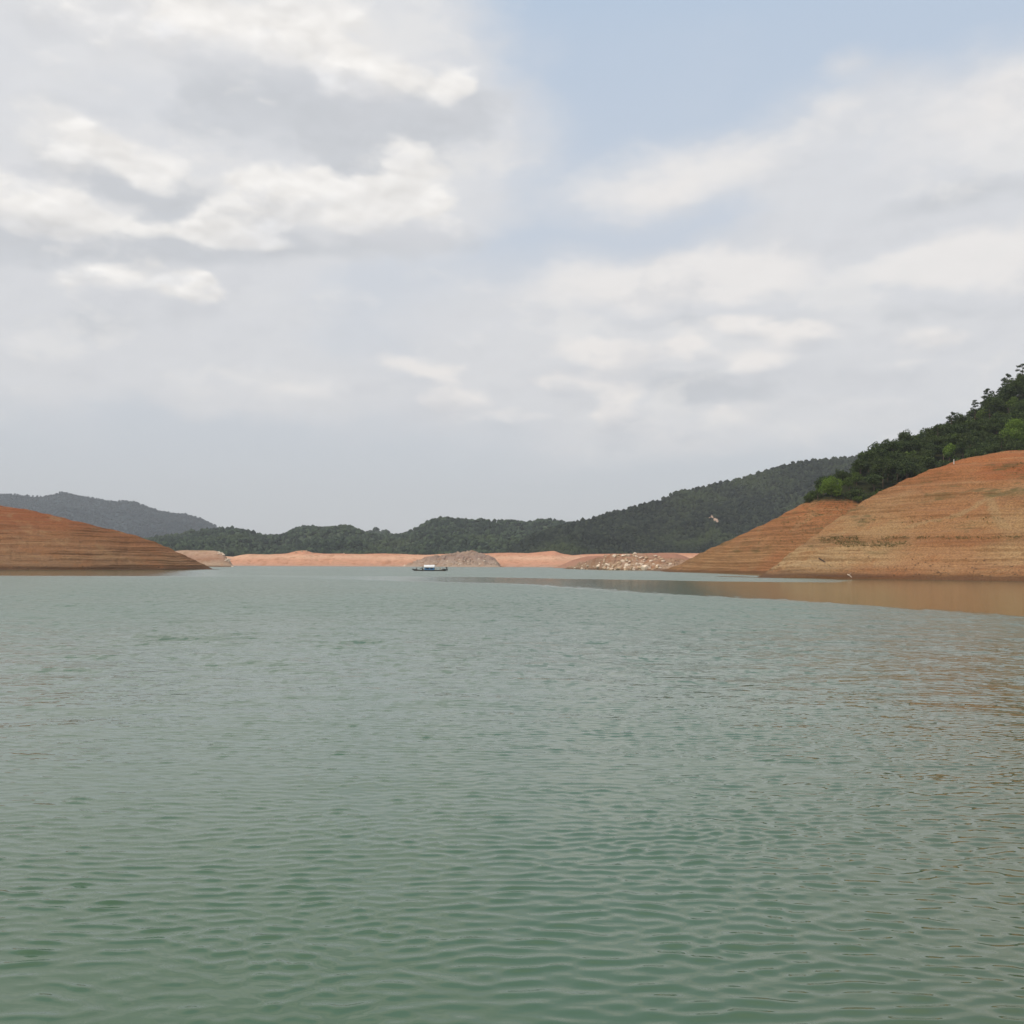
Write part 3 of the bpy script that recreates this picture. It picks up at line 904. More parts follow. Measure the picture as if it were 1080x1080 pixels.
# ------------------------------------------------------------------ far woods, read as one mass each
def far_wood(name, land, pxr, n_u, n_t, t0, t1, r0, r1, mat, label, avoid=None, seed=1):
    r_ = np.random.default_rng(seed)
    ua, ub = ray(pxr[0], 560)[0], ray(pxr[1], 560)[0]
    uu = np.linspace(ua, ub, n_u)
    tt = np.linspace(t0, t1, n_t)
    U_, T_ = np.meshgrid(uu, tt)
    U_ = U_.ravel() + r_.uniform(-.7, .7, U_.size) * (uu[1] - uu[0])
    T_ = T_.ravel() + r_.uniform(-.7, .7, T_.size) * (tt[1] - tt[0])
    T_ = np.clip(T_, t0, 1.06)
    P_ = land.pos(U_, T_)
    keep = P_[:, 2] > 5
    if avoid is not None:
        keep &= np.linalg.norm((P_ - avoid[0]) * np.array([1.7, .05, .62]), axis=1) > avoid[1]
    P_ = P_[keep]
    tmpl = [ico(1, 40 + i, 0.28) for i in range(8)]
    Vs, Fs = [], []
    off = 0
    rad = r_.uniform(r0, r1, len(P_)) * np.where(r_.random(len(P_)) > 0.93, 1.35, 1)
    for p, R_1 in zip(P_, rad):
        v_, f_ = tmpl[r_.integers(8)]
        a = r_.uniform(0, 6.28)
        ca, sa = math.cos(a), math.sin(a)
        h = R_1 * r_.uniform(0.7, 1.15)
        Vs.append(np.stack([(v_[:, 0] * ca - v_[:, 1] * sa) * R_1 + p[0], (v_[:, 0] * sa + v_[:, 1] * ca) * R_1 + p[1], v_[:, 2] * h + p[2] + h * .55], -1))
        Fs.append(f_ + off)
        off += len(v_)
    o = link(name, mesh_np(name, np.vstack(Vs), np.vstack(Fs), False), mat)
    return tag(o, label, 'woodland', None, 'stuff')


L_m3 = leaf_mat('far_leaves', (0.014, 0.020, 0.016), (0.043, 0.053, 0.033), 0.0, 0.1, big=0.012)
L_m2 = leaf_mat('farther_leaves', (0.020, 0.032, 0.023), (0.066, 0.092, 0.052), 0.0, 0.1, big=0.009)
L_m1 = leaf_mat('haze_blue_leaves', (0.012, 0.024, 0.034), (0.020, 0.036, 0.046), 0.0, 0.1)  # leaf colour carries painted haze blue
far_wood('forest', m3, (478, 1130), 170, 105, 0.02, 1.0, 1.9, 3.1, L_m3, 'dark mixed wood covering the long right mountain', (scarP, 5.0), 1)
far_wood('forest', m2, (-60, 800), 225, 60, 0.03, 1.02, 2.2, 3.9, L_m2, 'green wood covering the low hills beyond the shore', None, 2)
far_wood('forest', m2b, (352, 440), 20, 10, 0.4, 1.0, 4, 6, L_m2, 'wood on the small summit between the hills', None, 3)
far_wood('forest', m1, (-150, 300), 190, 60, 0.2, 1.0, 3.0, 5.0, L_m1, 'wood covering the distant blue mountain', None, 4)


# ------------------------------------------------------------------ near trees
def tube(bm_, pts, rad, k=6):
    rings = []
    for i, p in enumerate(pts):
        a = Vector(pts[max(0, i - 1)]); b = Vector(pts[min(len(pts) - 1, i + 1)])
        d = (b - a).normalized()
        s1 = d.orthogonal().normalized(); s2 = d.cross(s1)
        rings.append([bm_.verts.new(Vector(p) + (s1 * math.cos(6.2832 * j / k) + s2 * math.sin(6.2832 * j / k)) * rad[i]) for j in range(k)])
    for i in range(len(rings) - 1):
        for j in range(k):
            bm_.faces.new((rings[i][j], rings[i][(j + 1) % k], rings[i + 1][(j + 1) % k], rings[i + 1][j]))
    bm_.faces.new(rings[-1]); bm_.faces.new(rings[0][::-1])


def cards(r_, centers, radii, per, size, flat=1.0):
    Vs = []
    for cen, R_1 in zip(centers, radii):
        n_ = int(per * (R_1 ** 2))
        d = r_.normal(size=(n_, 3)); d /= np.linalg.norm(d, axis=1)[:, None]
        rad = R_1 * r_.uniform(0.62, 1.05, (n_, 1)) * (1 + 0.18 * np.sin(d[:, :1] * 7 + cen[0]) * np.cos(d[:, 2:] * 6))
        c_ = np.array(cen) + d * rad * np.array([1, 1, flat])
        nn = d + r_.normal(scale=0.55, size=(n_, 3)); nn /= np.linalg.norm(nn, axis=1)[:, None]
        up = r_.normal(size=(n_, 3))
        a = np.cross(nn, up); a /= np.linalg.norm(a, axis=1)[:, None] + 1e-9
        b = np.cross(nn, a)
        sz = size * r_.uniform(0.55, 1.3, (n_, 1))
        Vs.append(np.stack([c_ + a * sz, c_ + b * sz * .55, c_ - a * sz, c_ - b * sz * .55], 1).reshape(-1, 3))
    V_ = np.vstack(Vs)
    return V_, np.arange(len(V_)).reshape(-1, 4)


M_bark = simple('grey_brown_bark', (0.11, 0.08, 0.055), 0.95, 3.0)
L_dark = leaf_mat('dark_leaves', (0.030, 0.048, 0.020), (0.105, 0.138, 0.054), 0.5, 0.22)
L_mid = leaf_mat('mid_green_leaves', (0.060, 0.092, 0.024), (0.15, 0.20, 0.055), 0.3, 0.25)
L_light = leaf_mat('light_green_leaves', (0.10, 0.155, 0.026), (0.20, 0.28, 0.06), 0.05, 0.3)
L_pine = leaf_mat('pine_needles', (0.026, 0.040, 0.022), (0.075, 0.095, 0.046), 0.3, 0.15)


def broadleaf(seed, h, R_1, nl, low=0.25, per=62, size=0.30):
    r_ = np.random.default_rng(seed)
    cen, rd = [], []
    hc = h * (1 + low) / 2
    hv = h * (1 - low) / 2
    for i in range(nl):
        d = r_.normal(size=3); d /= np.linalg.norm(d)
        q_ = r_.uniform(0.35, 0.8)
        cen.append((d[0] * R_1 * q_, d[1] * R_1 * q_, hc + d[2] * hv * q_))
        rd.append(R_1 * r_.uniform(0.28, 0.48))
    cen.append((0, 0, hc)); rd.append(R_1 * 0.6)
    V_, F_ = cards(r_, cen, rd, per, size, 0.85)
    V_[:, 2] = np.maximum(V_[:, 2], 0.1)
    crown = mesh_np('crown', V_, F_, False)
    b_ = bmesh.new()
    t0 = (0.2 * r_.normal(), 0.2 * r_.normal(), h * .45)
    tube(b_, [(0, 0, -0.6), (0.05, 0.03, h * .2), t0, (t0[0] * 1.5, t0[1], h * .8)], [0.26, 0.2, 0.15, 0.05], 7)
    for i in range(0, nl, 2):
        st = Vector((0, 0, h * .22)).lerp(Vector(t0), r_.random())
        e = Vector(cen[i])
        m_ = (st + e) / 2 + Vector((0, 0, 0.3))
        tube(b_, [st, m_, e], [0.11, 0.07, 0.03], 5)
    trunk = bpy.data.meshes.new('trunk'); b_.to_mesh(trunk); b_.free()
    return trunk, crown


def pine(seed, h, R_1):
    r_ = np.random.default_rng(seed)
    cen, rd = [], []
    b_ = bmesh.new()
    lean = r_.normal(size=2) * 0.35
    top = Vector((lean[0], lean[1], h))
    tube(b_, [(0, 0, -0.6), (lean[0] * .2, lean[1] * .2, h * .35), (lean[0] * .6, lean[1] * .6, h * .7), top], [0.2, 0.16, 0.11, 0.04], 7)
    nb = 13
    for i in range(nb):
        f_ = 0.38 + 0.6 * i / nb
        st = Vector((lean[0] * f_, lean[1] * f_, h * f_))
        a = i * 2.4 + r_.uniform(-.5, .5)
        ln = R_1 * (1.1 - 0.65 * (f_ - .38) / .6) * r_.uniform(0.55, 1.1)
        e = st + Vector((math.cos(a) * ln, math.sin(a) * ln, ln * 0.35))
        tube(b_, [st, (st + e) / 2 + Vector((0, 0, -.08)), e], [0.06, 0.045, 0.02], 5)
        cen.append(tuple(e)); rd.append(r_.uniform(0.5, 0.95))
        if r_.random() > .4:
            cen.append(tuple(st.lerp(e, .6) + Vector((0, 0, .25)))); rd.append(r_.uniform(0.4, 0.7))
    cen.append(tuple(top)); rd.append(0.7)
    V_, F_ = cards(r_, cen, rd, 150, 0.20, 0.55)
    crown = mesh_np('crown', V_, F_, False)
    trunk = bpy.data.meshes.new('trunk'); b_.to_mesh(trunk); b_.free()
    return trunk, crown


def prep(tc, mat):
    t_, c_ = tc
    t_.materials.append(M_bark); c_.materials.append(mat)
    return tc


T_broad = [prep(broadleaf(100 + i, 8.0 + 0.5 * (i % 3), 3.3 + 0.25 * (i % 4), 12 + i % 4), L_dark) for i in range(6)]
T_mid = [prep(broadleaf(130 + i, 7.0, 3.2, 12), L_mid) for i in range(2)]
T_pine = [prep(pine(150 + i, 9.5 + i % 2, 2.6), L_pine) for i in range(4)]
T_bush = [prep(broadleaf(170 + i, 2.6, 1.9, 8, 0.0, 110, 0.20), L_dark) for i in range(3)]
T_bushm = [prep(broadleaf(175 + i, 2.4, 1.8, 8, 0.0, 110, 0.20), L_mid) for i in range(2)]
T_lbush = [prep(broadleaf(181, 7.6, 4.4, 22, 0.02, 75, 0.24), L_light), prep(broadleaf(182, 8.0, 4.6, 22, 0.05, 75, 0.24), L_light), prep(broadleaf(183, 6.5, 2.9, 14, 0.1, 75, 0.24), L_light)]


def plant_tree(name, tc, loc, sc_, label, cat='tree', group=None, sz=1.0):
    r_ = random.uniform(0, 6.28)
    o = empty(name, tuple(loc), r_)
    o.scale = (sc_, sc_, sc_ * sz)
    link('trunk', tc[0], None, o)
    link('crown', tc[1], None, o)
    tag(o, label, cat, group)
    return o


GW = 'trees of the dark wood above the right bank'
TREELINE = 20.6
rt = np.random.default_rng(77)
placed = []


def free(p, d):
    for q_ in placed:
        if (q_[0] - p[0]) ** 2 + (q_[1] - p[1]) ** 2 < d * d: return False
    return True


# the trees that stand out
def special(px, py, tc, sc_, label, name='broadleaf_tree', lo=0.5, hi=1.1, sz=1.0, sink=0.2, dist=2.5, group=None):
    p, t = surf_at(hillB, px, py, lo, hi)
    placed.append((p[0], p[1]))
    if tc in T_lbush:
        for k_ in (2.5, 5, 7.5, 10):
            f_ = 1 - k_ / p[1]
            placed.append((p[0] * f_, p[1] * f_)); placed.append((p[0] * f_ - 2.5, p[1] * f_)); placed.append((p[0] * f_ + 2.5, p[1] * f_))
    return plant_tree(name, tc, (p[0], p[1], p[2] - sink), sc_, label, 'tree', group, sz)


special(877, 523.5, T_lbush[0], 0.82, 'rounded light green tree at the left end of the dark wood')
special(1072, 471, T_lbush[1], 1.12, 'bright green rounded tree above the bare hill crest at the right edge of the photo', lo=0.55)
special(1002, 489, T_lbush[2], 1.05, 'yellow green tree in the middle of the dark wood above the bare crest', lo=0.5)
special(1043, 432, T_pine[0], 1.0, 'tall open crowned pine on the ridge, second from the right edge', 'pine_tree', 0.8, 1.1)
special(1062, 422, T_pine[1], 1.0, 'pine with two open tufts on the ridge just left of the topmost tree', 'pine_tree', 0.8, 1.1)
special(1078, 414, T_pine[2], 1.1, 'topmost pine of the ridge at the right edge of the photo', 'pine_tree', 0.8, 1.1)
special(1028, 442, T_pine[3], 0.85, 'thin pine on the ridge left of the tall open crowned pine', 'pine_tree', 0.8, 1.1)
special(1003, 455, T_pine[1], 0.85, 'flat topped pine standing out of the middle of the ridge', 'pine_tree', 0.8, 1.1)
special(955, 474, T_broad[1], 0.95, 'dark rounded tree rising above its neighbours on the left half of the ridge', 'broadleaf_tree', 0.8, 1.1)

n_t = 0
tries = 0
ua, ub = ray(853, 520)[0], ray(1190, 450)[0]
while n_t < 262 and tries < 30000:
    tries += 1
    u_ = rt.uniform(ua, ub)
    t_ = rt.uniform(0.45, 1.16)
    p = hillB.pos(np.array([u_]), np.array([t_]))[0]
    if p[2] < TREELINE: continue
    inframe = u_ < ray(1095, 450)[0]
    edge = p[2] < TREELINE + 1.6
    d = (2.6 if edge else 3.9) if inframe else 6.5
    if not free(p, d): continue
    placed.append((p[0], p[1]))
    n_t += 1
    k_ = rt.random()
    big_ok = p[2] > TREELINE + 0.8
    pxl = 540 + F * u_
    side = 'left end' if pxl < 925 else ('middle' if pxl < 1010 else 'right end')
    row = 'on the ridge line' if 0.9 < t_ < 1.06 else ('just behind the ridge line' if t_ >= 1.06 else ('low above the bare soil' if p[2] < TREELINE + 6 else 'halfway up the slope'))
    taper = float(np.clip((u_ - ray(850, 520)[0]) / 0.06, 0.45, 1.0))
    if edge:
        if k_ < .7: plant_tree('shrub', T_bush[rt.integers(3)], p - [0, 0, .2], rt.uniform(.9, 1.5), f'dark shrub at the foot of the wood, {side}', 'shrub', 'shrubs along the foot of the wood')
        else: plant_tree('shrub', T_bushm[rt.integers(2)], p - [0, 0, .2], rt.uniform(.8, 1.3), f'mid green shrub at the foot of the wood, {side}', 'shrub', 'green shrubs along the foot of the wood')
    elif k_ < 0.72:
        plant_tree('broadleaf_tree', T_broad[rt.integers(6)], p - [0, 0, .3], rt.uniform(.68, 1.12) * (0.55 + .45 * taper), f'dark green broadleaf tree {row}, {side} of the wood', 'tree', GW, rt.uniform(.85, 1.15))
    elif k_ < 0.93:
        plant_tree('broadleaf_tree', T_mid[rt.integers(2)], p - [0, 0, .3], rt.uniform(.6, .95) * (0.55 + .45 * taper), f'greener broadleaf tree {row}, {side} of the wood', 'tree', 'greener trees of the wood above the right bank')
    else:
        plant_tree('pine_tree', T_pine[rt.integers(4)], p - [0, 0, .3], rt.uniform(.6, .9) * (0.55 + .45 * taper), f'dark open pine {row}, {side} of the wood', 'tree', 'pines of the wood above the right bank')

# ------------------------------------------------------------------ dry grass tufts
def grass(name, land, boxes, n, mat, label, seed, h=(.12, .32)):
    r_ = np.random.default_rng(seed)
    Vs = []
    for (x0, x1, y0, y1, wgt) in boxes:
        for _ in range(int(n * wgt)):
            cxp, cyp = r_.uniform(x0, x1), r_.uniform(y0, y1)
            p, t = surf_at(land, cxp, cyp, 0.03, 1.0)
            for b in range(6):
                a = r_.uniform(0, 6.28)
                hh = r_.uniform(*h)
                ctr_ = p + [r_.normal() * .25, r_.normal() * .25, -.05]
                w_ = np.array([math.cos(a), math.sin(a), 0]) * .06
                l_ = np.array([r_.normal() * .18, r_.normal() * .18, hh])
                Vs += [ctr_ - w_, ctr_ + w_, ctr_ + l_ + w_ * .3, ctr_ + l_ - w_ * .3]
    V_ = np.array(Vs)
    return tag(link(name, mesh_np(name, V_, np.arange(len(V_)).reshape(-1, 4), False), mat), label, 'grass', None, 'stuff')


M_grass = leaf_mat('dry_grass_blades', (0.12, 0.105, 0.045), (0.24, 0.18, 0.085), 0, 0.2)
grass('grass', hillA, [(865, 905, 566, 573, .25), (880, 960, 571, 577, .3), (930, 1080, 566, 569, .2), (1060, 1080, 488, 500, .05), (900, 1060, 545, 552, .1)], 500, M_grass, 'sparse dry green grass in level strips on the ochre hill', 4)
grass('grass', hillB, [(845, 925, 527, 545, .5), (825, 880, 545, 560, .25), (800, 870, 560, 582, .2)], 700, M_grass, 'sparse grass on the orange bank just below the wood', 5)


# ------------------------------------------------------------------ boulders and stones
def stone_mesh(seed, sq=(1, .85, .7)):
    r_ = np.random.default_rng(seed)
    V_, F_ = ico(3, seed, 0.03, (1, 1, 1))
    for _ in range(9):                       # cut flat broken faces
        d = r_.normal(size=3); d /= np.linalg.norm(d)
        o_ = r_.uniform(0.55, 0.85)
        e = V_ @ d - o_
        V_ = V_ - np.clip(e, 0, None)[:, None] * d[None] * 0.92
    V_ = V_ * np.array(sq)
    return mesh_np('boulder', V_, F_, False)


M_pale = simple('pale_granite', (0.66, 0.53, 0.40), 0.9, 1.6, 0.35)
M_tan = simple('tan_granite', (0.46, 0.32, 0.20), 0.9, 1.6, 0.35)
M_dark = simple('dark_earth_stone', (0.16, 0.095, 0.055), 0.95, 2.5, 0.4)
St_pale = [stone_mesh(200 + i, (1, .9, .6 + .1 * (i % 3))) for i in range(5)]
St_tan = [stone_mesh(210 + i, (1, .9, .55 + .1 * (i % 3))) for i in range(5)]
St_dark = [stone_mesh(220 + i, (1, .8, .5)) for i in range(4)]
for m_ in St_pale: m_.materials.append(M_pale)
for m_ in St_tan: m_.materials.append(M_tan)
for m_ in St_dark: m_.materials.append(M_dark)


def stone(land, px, py, wpx, me_, label, group=None, name='boulder', hz=1.0):
    p, t = surf_at(land, px, py, 0.01, 1.0)
    s_ = wpx / 2 * p[1] / F
    o = link(name, me_)
    o.location = (p[0], p[1], p[2] + s_ * 0.15)
    o.rotation_euler = (random.uniform(-.3, .3), random.uniform(-.3, .3), random.uniform(0, 6.28))
    o.scale = (s_, s_, s_ * hz)
    return tag(o, label, 'boulder' if name == 'boulder' else 'stone', group)


uniq = [(681, 600, 13, 'broad pale boulder at the water line, right end of the boulder spit'),
        (662, 583.5, 7.5, 'largest of the pale boulders on the skyline of the boulder spit'),
        (648, 584, 5, 'pale boulder on the spit skyline, left of the largest one'),
        (669.5, 583.8, 5, 'rounded pale boulder touching the largest skyline boulder on its right'),
        (632, 597.5, 6.5, 'flat white boulder low on the left part of the boulder spit'),
        (640, 596, 6, 'pale boulder low on the spit, right of the flat white one'),
        (657, 592.5, 6.5, 'pale slab halfway up the middle of the boulder spit'),
        (661, 597, 6, 'light boulder low in the middle of the boulder spit'),
        (680.5, 591, 4, 'small bright boulder high on the right flank of the spit'),
        (676, 595.5, 4, 'small bright boulder right above the broad one at the water line'),
        (654, 600, 7, 'tan boulder at the water line in the middle of the spit'),
        (666.5, 600, 6, 'tan boulder at the water line left of the broad pale one')]
for i, (a, b, w_, lb) in enumerate(uniq):
    stone(spit, a, b, w_, (St_pale if i not in (10, 11) else St_tan)[i % 5], lb, 'large boulders on the boulder spit', hz=1.15)
def pl3(a): return 'left part' if a < 640 else ('middle' if a < 680 else 'right part')
def up3(f_): return 'near the water line' if f_ < .33 else ('halfway up' if f_ < .75 else 'near the top')
GB = 'small boulders scattered over the boulder spit'
for i in range(120):
    a = random.triangular(602, 722, 655)
    f_ = random.random()
    top = np.interp(a, [600, 612, 632, 650, 690, 722], [598, 594.5, 588, 584.5, 586, 592])
    b = 601.5 - (601.5 - top) * f_ ** 1.2
    if random.random() < .5:
        stone(spit, a, b, 1.2 + min(random.paretovariate(1.5), 3.5) * 1.0, St_pale[i % 5], f'small pale boulder on the {pl3(a)} of the boulder spit, {up3(f_)}', GB)
    else:
        stone(spit, a, b, 1.2 + min(random.paretovariate(1.3), 4) * 1.1, St_tan[i % 5], f'small tan boulder on the {pl3(a)} of the boulder spit, {up3(f_)}', GB + ', tan')
for i in range(26):
    a = random.uniform(231, 247)
    b = np.interp(a, [231, 236, 242, 247], [582, 584, 589, 596]) + abs(random.gauss(0, 2.5))
    stone(leftspit, a, b, random.uniform(1.5, 3.6), St_pale[i % 5], 'pale boulder heaped on the small brown point', 'pale boulders on the small brown point')
for i in range(46):
    a = random.gauss(492, 13) if i % 2 else random.uniform(440, 525)
    b = random.uniform(589, 597)
    stone(greyh, a, b, random.uniform(1.0, 2.8), (St_pale if i % 3 else St_tan)[i % 5], 'pale stone low on the grey hump across the water', 'pale stones on the grey hump')
for i, (a, b, w_) in enumerate([(318, 582, 3.5), (323, 581.6, 3), (312, 583, 2.6), (329, 583.5, 2.2)]):
    stone(far, a, b, w_, St_tan[i], 'tan boulder on the edge of the far pink shore', 'tan boulders on the far pink shore')
stone(far, 363, 584, 2.6, St_pale[0], 'lone small white rock on top of the far pink shore')
stone(far, 427, 597, 3.0, St_pale[2], 'lone pale rock at the far water line left of the boat')
for i in range(90):
    a = random.choice([random.uniform(940, 1080), random.uniform(810, 1080), random.gauss(985, 20)])
    b = random.triangular(586, 611, 606)
    if a > 1078: a = 1070
    stone(hillA, a, b, random.uniform(1.0, 2.8), St_dark[i % 4], f'dark clod of earth on the lower slope of the ochre hill, {"left" if a < 940 else ("middle" if a < 1015 else "right")} part', 'dark clods on the ochre hill', 'stone')
for i in range(26):
    a = random.uniform(0, 215)
    stone(hillL, a, random.uniform(597, 600.6), random.uniform(1.0, 2.0), St_dark[i % 4], 'dark stone at the foot of the red brown left hill', 'dark stones at the foot of the left hill', 'stone')


# ------------------------------------------------------------------ driftwood and marker post
def log(px0, py0, px1, py1, rad, mat, label, branches):
    a, _ = surf_at(hillA, px0, py0, 0.0, 1.0)
    b, _ = surf_at(hillA, px1, py1, 0.0, 1.0)
    a, b = Vector(a), Vector(b)
    a.z += rad; b.z += rad
    o_ = a.copy()
    b_ = bmesh.new()
    m_ = (a + b) / 2 + Vector((0, 0, rad * .9))
    tube(b_, [a - o_, a.lerp(m_, .5) - o_, m_ - o_, m_.lerp(b, .6) - o_, b - o_], [rad, rad * 1.05, rad * .85, rad * .6, rad * .3], 8)
    for i in range(branches):
        st = a.lerp(b, .35 + .25 * i) + Vector((0, 0, rad * .5))
        tube(b_, [st - o_, st - o_ + Vector((.3 - .5 * i, -.3, .45))], [rad * .35, rad * .12], 6)
    me_ = bpy.data.meshes.new('driftwood_log'); b_.to_mesh(me_); b_.free()
    ob = link('driftwood_log', me_, mat)
    ob.location = o_
    return tag(ob, label, 'driftwood')


log(863, 589.5, 876, 598.5, 0.10, simple('dark_wet_wood', (0.05, 0.035, 0.025), 0.9), 'dark fallen log lying aslant on the ochre hill slope', 1)
log(894, 606.5, 898.5, 611, 0.10, simple('bleached_wood', (0.55, 0.43, 0.32), 0.9), 'short bleached log at the water line of the ochre hill', 2)
p, _ = surf_at(hillA, 1006, 489.3, 0.7, 1.0)
b_ = bmesh.new()
bmesh.ops.create_cone(b_, cap_ends=True, segments=10, radius1=0.10, radius2=0.09, depth=1.2, matrix=Matrix.Translation((0, 0, .3)))
bmesh.ops.create_cone(b_, cap_ends=True, segments=10, radius1=0.12, radius2=0.04, depth=0.08, matrix=Matrix.Translation((0, 0, .94)))
me_ = bpy.data.meshes.new('marker_post'); b_.to_mesh(me_); b_.free()
post = link('marker_post', me_, simple('white_painted_concrete', (0.55, 0.52, 0.46), 0.8))
post.location = tuple(p)
tag(post, 'short white marker post on the crest of the bare hill below the wood', 'post')

# ------------------------------------------------------------------ work boat
BD = 352.0
u0, _ = ray(453.5, 600)
boat = empty('work_boat', (u0 * BD, BD, 0), math.radians(-4))
tag(boat, 'low dark work boat with white roofed blue cabin in front of the far shore', 'boat')
M_hull = simple('weathered_dark_hull', (0.05, 0.045, 0.04), 0.6, 1.0)
M_deck = simple('worn_tan_deck', (0.34, 0.25, 0.17), 0.85, 1.0)
M_blue = simple('blue_painted_panel', (0.05, 0.17, 0.34), 0.6, 1.0)
M_white = simple('white_canvas', (0.78, 0.78, 0.76), 0.7, 1.0, 0.08)
M_black = simple('black_metal', (0.018, 0.018, 0.018), 0.5, 2.0)
M_glass = simple('dark_window', (0.02, 0.03, 0.04), 0.15, 1.0)

secs = []
for i in range(25):
    f_ = i / 24
    xx = -5.9 + 11.8 * f_
    e = abs(2 * f_ - 1)
    half = 1.15 * (1 - e ** 3.2 * 0.82)
    keel = -0.35 + 0.75 * e ** 5
    gun = 0.34 + 0.42 * e ** 4
    secs.append([(xx, -half, gun), (xx, -half * .93, (gun + keel) / 2), (xx, -half * .6, keel), (xx, half * .6, keel), (xx, half * .93, (gun + keel) / 2), (xx, half, gun),
                 (xx, half * .9, gun), (xx, half * .86, gun - .22), (xx, -half * .86, gun - .22), (xx, -half * .9, gun)])
V_ = np.array(secs).reshape(-1, 3)
Fq = []
for i in range(24):
    for j in range(10):
        Fq.append((i * 10 + j, i * 10 + (j + 1) % 10, (i + 1) * 10 + (j + 1) % 10, (i + 1) * 10 + j))
me_ = bpy.data.meshes.new('hull')
me_.from_pydata([tuple(v) for v in V_], [], Fq + [tuple(range(10))[::-1], tuple(range(240, 250))])
bb = bmesh.new(); bb.from_mesh(me_); bmesh.ops.recalc_face_normals(bb, faces=bb.faces); bb.to_mesh(me_); bb.free()
hull = link('hull', me_, M_hull, boat)


def box(b_, x0, x1, y0, y1, z0, z1):
    m_ = Matrix.Translation(((x0 + x1) / 2, (y0 + y1) / 2, (z0 + z1) / 2)) @ Matrix.Diagonal((x1 - x0, y1 - y0, z1 - z0, 1))
    bmesh.ops.create_cube(b_, size=1.0, matrix=m_)


def part(name, fn, mat, parent, bev=0.02):
    b_ = bmesh.new()
    fn(b_)
    if bev:
        bmesh.ops.bevel(b_, geom=b_.edges[:], offset=bev, segments=1, affect='EDGES')
    me_ = bpy.data.meshes.new(name); b_.to_mesh(me_); b_.free()
    return link(name, me_, mat, parent)


part('deck', lambda b_: [box(b_, -4.6 + .62 * k_, -4.05 + .62 * k_, -.93, .93, .20, .245) for k_ in range(15)], M_deck, boat, 0.005)
part('rail', lambda b_: [tube(b_, [(2.0, -.98, .95), (4.6, -.85, 1.0)], [.03, .03]), tube(b_, [(2.0, .98, .95), (4.6, .85, 1.0)], [.03, .03])] +
     [tube(b_, [(x_, y_, .3), (x_, y_, .96)], [.03, .03]) for x_ in (2.0, 3.3, 4.5) for y_ in (-.93, .93)], M_deck, boat, 0)
cab = part('cabin', lambda b_: box(b_, -1.75, 1.45, -.85, .85, .25, 1.35), M_blue, boat, .04)


def roof_fn(b_):
    k_ = 12
    for x_, hh in ((-1.9, 1), (1.62, .96)):
        pass
    rows = []
    for x_ in (-1.9, -.7, .5, 1.62):
        row = []
        for j in range(k_ + 1):
            a = math.pi * j / k_
            row.append(b_.verts.new((x_, -math.cos(a) * 1.02, 1.18 + math.sin(a) * .82)))
        rows.append(row)
    for i in range(3):
        for j in range(k_):
            b_.faces.new((rows[i][j], rows[i + 1][j], rows[i + 1][j + 1], rows[i][j + 1]))
    b_.faces.new(rows[0]); b_.faces.new(rows[-1][::-1])
    b_.faces.new([rows[i][0] for i in range(4)][::-1] + [rows[i][-1] for i in range(4)])


part('roof', roof_fn, M_white, cab, 0)
for x_ in (-1.1, 0.25):
    part('window', lambda b_: box(b_, x_, x_ + .8, -.875, -.852, .62, 1.08), M_glass, cab, 0)
part('mast', lambda b_: tube(b_, [(3.55, 0, .25), (3.55, 0, 1.9)], [.06, .045]), M_deck, boat, 0)
eng = part('outboard_engine', lambda b_: [box(b_, 5.35, 5.8, -.25, .25, .75, 1.25), box(b_, 5.65, 5.8, -.08, .08, -.3, .75)], M_black, boat, .04)
part('tiller', lambda b_: tube(b_, [(5.4, 0, 1.1), (4.9, .1, 1.2)], [.03, .025]), M_black, eng, 0)
Mb = boat.matrix_basis.copy()
bpy.context.view_layer.update()
Mb = boat.matrix_world.copy()


def cargo(name, pts, mat, label, cat):
    """soft heap: a few merged lumps"""
    b_ = bmesh.new()
    for (x_, y_, z_, r_) in pts:
        bmesh.ops.create_icosphere(b_, subdivisions=2, radius=r_, matrix=Matrix.Translation((x_, y_, z_)) @ Matrix.Diagonal((1.2, 1, .8, 1)))
    me_ = bpy.data.meshes.new(name); b_.to_mesh(me_); b_.free()
    for v in me_.vertices:
        v.co += Vector((random.uniform(-.03, .03),) * 3)
    o = link(name, me_, mat)
    md = o.modifiers.new('remesh', 'REMESH'); md.mode = 'VOXEL'; md.voxel_size = 0.06
    o.matrix_world = Mb
    return tag(o, label, cat)


cargo('cargo_heap', [(4.35, .1, .45, .35), (4.75, -.1, .5, .32), (4.5, -.3, .42, .3), (5.0, .15, .5, .25)], M_black, 'dark heap of gear on the right end of the boat deck', 'gear')


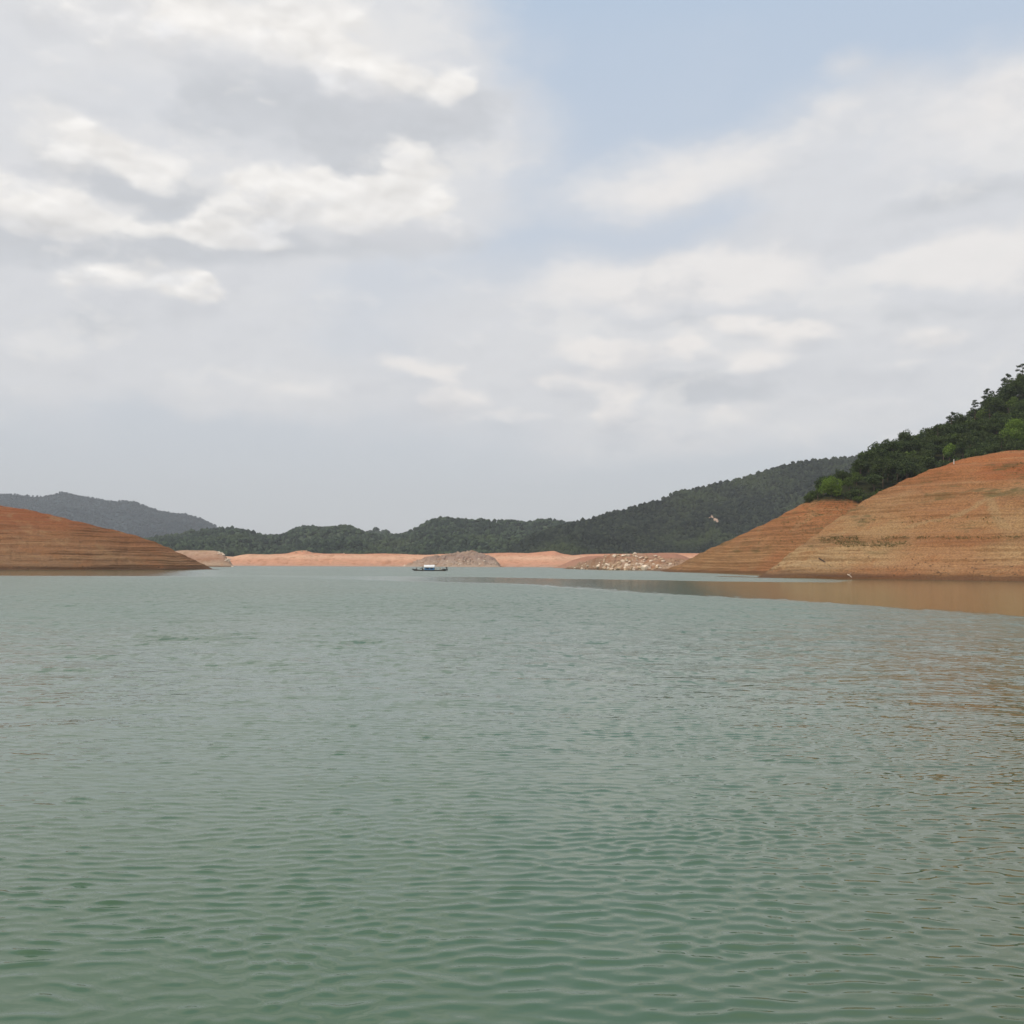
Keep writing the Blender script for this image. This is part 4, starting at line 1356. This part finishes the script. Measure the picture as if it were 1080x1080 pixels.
def person(joints, radii, edges, loc, label, hat, shirt):
    me_ = bpy.data.meshes.new('person')
    me_.from_pydata(joints, edges, [])
    o = link('person', me_, None)
    me_.materials.append(shirt)
    sk = o.modifiers.new('skin', 'SKIN')
    for i, r_ in enumerate(radii):
        me_.skin_vertices[0].data[i].radius = (r_, r_)
    me_.skin_vertices[0].data[0].use_root = True
    ss = o.modifiers.new('sub', 'SUBSURF'); ss.levels = 1; ss.render_levels = 1
    o.matrix_world = Mb @ Matrix.Translation(loc)
    tag(o, label, 'person')
    hd = part('head', lambda b_: (bmesh.ops.create_uvsphere(b_, u_segments=14, v_segments=10, radius=.105, matrix=Matrix.Translation(Vector(joints[3]) + Vector((0, 0, .10))) @ Matrix.Diagonal((1, .85, 1.2, 1))),
                                  bmesh.ops.create_cone(b_, segments=6, radius1=.02, radius2=.008, depth=.05, matrix=Matrix.Translation(Vector(joints[3]) + Vector((-.115, 0, .09))) @ Matrix.Rotation(-1.57, 4, 'Y'))),
              simple('skin', (0.42, 0.26, 0.18), .6), o, 0)
    part('hat', lambda b_: (bmesh.ops.create_cone(b_, cap_ends=True, segments=16, radius1=.2, radius2=.17, depth=.03, matrix=Matrix.Translation(Vector(joints[3]) + Vector((0, 0, .17)))),
                            bmesh.ops.create_cone(b_, cap_ends=True, segments=16, radius1=.12, radius2=.09, depth=.10, matrix=Matrix.Translation(Vector(joints[3]) + Vector((0, 0, .235))))), hat, o, 0)
    return o


M_cloth = simple('dark_clothing', (0.022, 0.022, 0.026), 0.9)
# sitting upright facing left with legs stretched out
J = [(0, 0, .12), (.02, 0, .35), (.03, 0, .58), (.02, 0, .74), (-.05, -.1, .12), (-.48, -.12, .28), (-.85, -.12, .10), (-1.02, -.12, .16), (-.05, .1, .12), (-.5, .14, .2), (-.92, .14, .09), (-1.06, .14, .16),
     (.02, -.2, .54), (-.06, -.26, .30), (-.28, -.2, .22), (.02, .2, .54), (-.06, .26, .30), (-.28, .2, .22)]
Rr = [.15, .14, .13, .06, .1, .085, .055, .045, .1, .085, .055, .045, .07, .055, .04, .07, .055, .04]
Ed = [(0, 1), (1, 2), (2, 3), (0, 4), (4, 5), (5, 6), (6, 7), (0, 8), (8, 9), (9, 10), (10, 11), (2, 12), (12, 13), (13, 14), (2, 15), (15, 16), (16, 17)]
# seated on a crate
person(J, Rr, Ed, (-2.35, -.1, .62), 'person in dark clothes sitting upright beside the boat cabin, legs stretched to the left', M_black, M_cloth)
crate = part('crate', lambda b_: [box(b_, -2.65, -2.1, -.4, .25, .25, .60), box(b_, -2.68, -2.07, -.43, .28, .60, .64)], M_hull, None, .01)
crate.matrix_world = Mb
tag(crate, 'dark wooden crate used as a seat left of the boat cabin', 'crate')
J2 = [(0, 0, .14), (-.08, 0, .36), (-.18, 0, .54), (-.24, 0, .68), (0, -.12, .16), (-.32, -.16, .42), (-.22, -.15, .08), (-.36, -.15, .04), (0, .12, .16), (-.32, .16, .42), (-.22, .15, .08), (-.36, .15, .04),
      (-.17, -.19, .5), (-.32, -.24, .34), (-.5, -.14, .3), (-.17, .19, .5), (-.32, .24, .34), (-.5, .14, .3)]
person(J2, Rr, Ed, (-4.35, 0, .26), 'person crouching in dark clothes at the left end of the boat', simple('straw_hat', (0.22, 0.12, 0.07), .9), M_cloth)
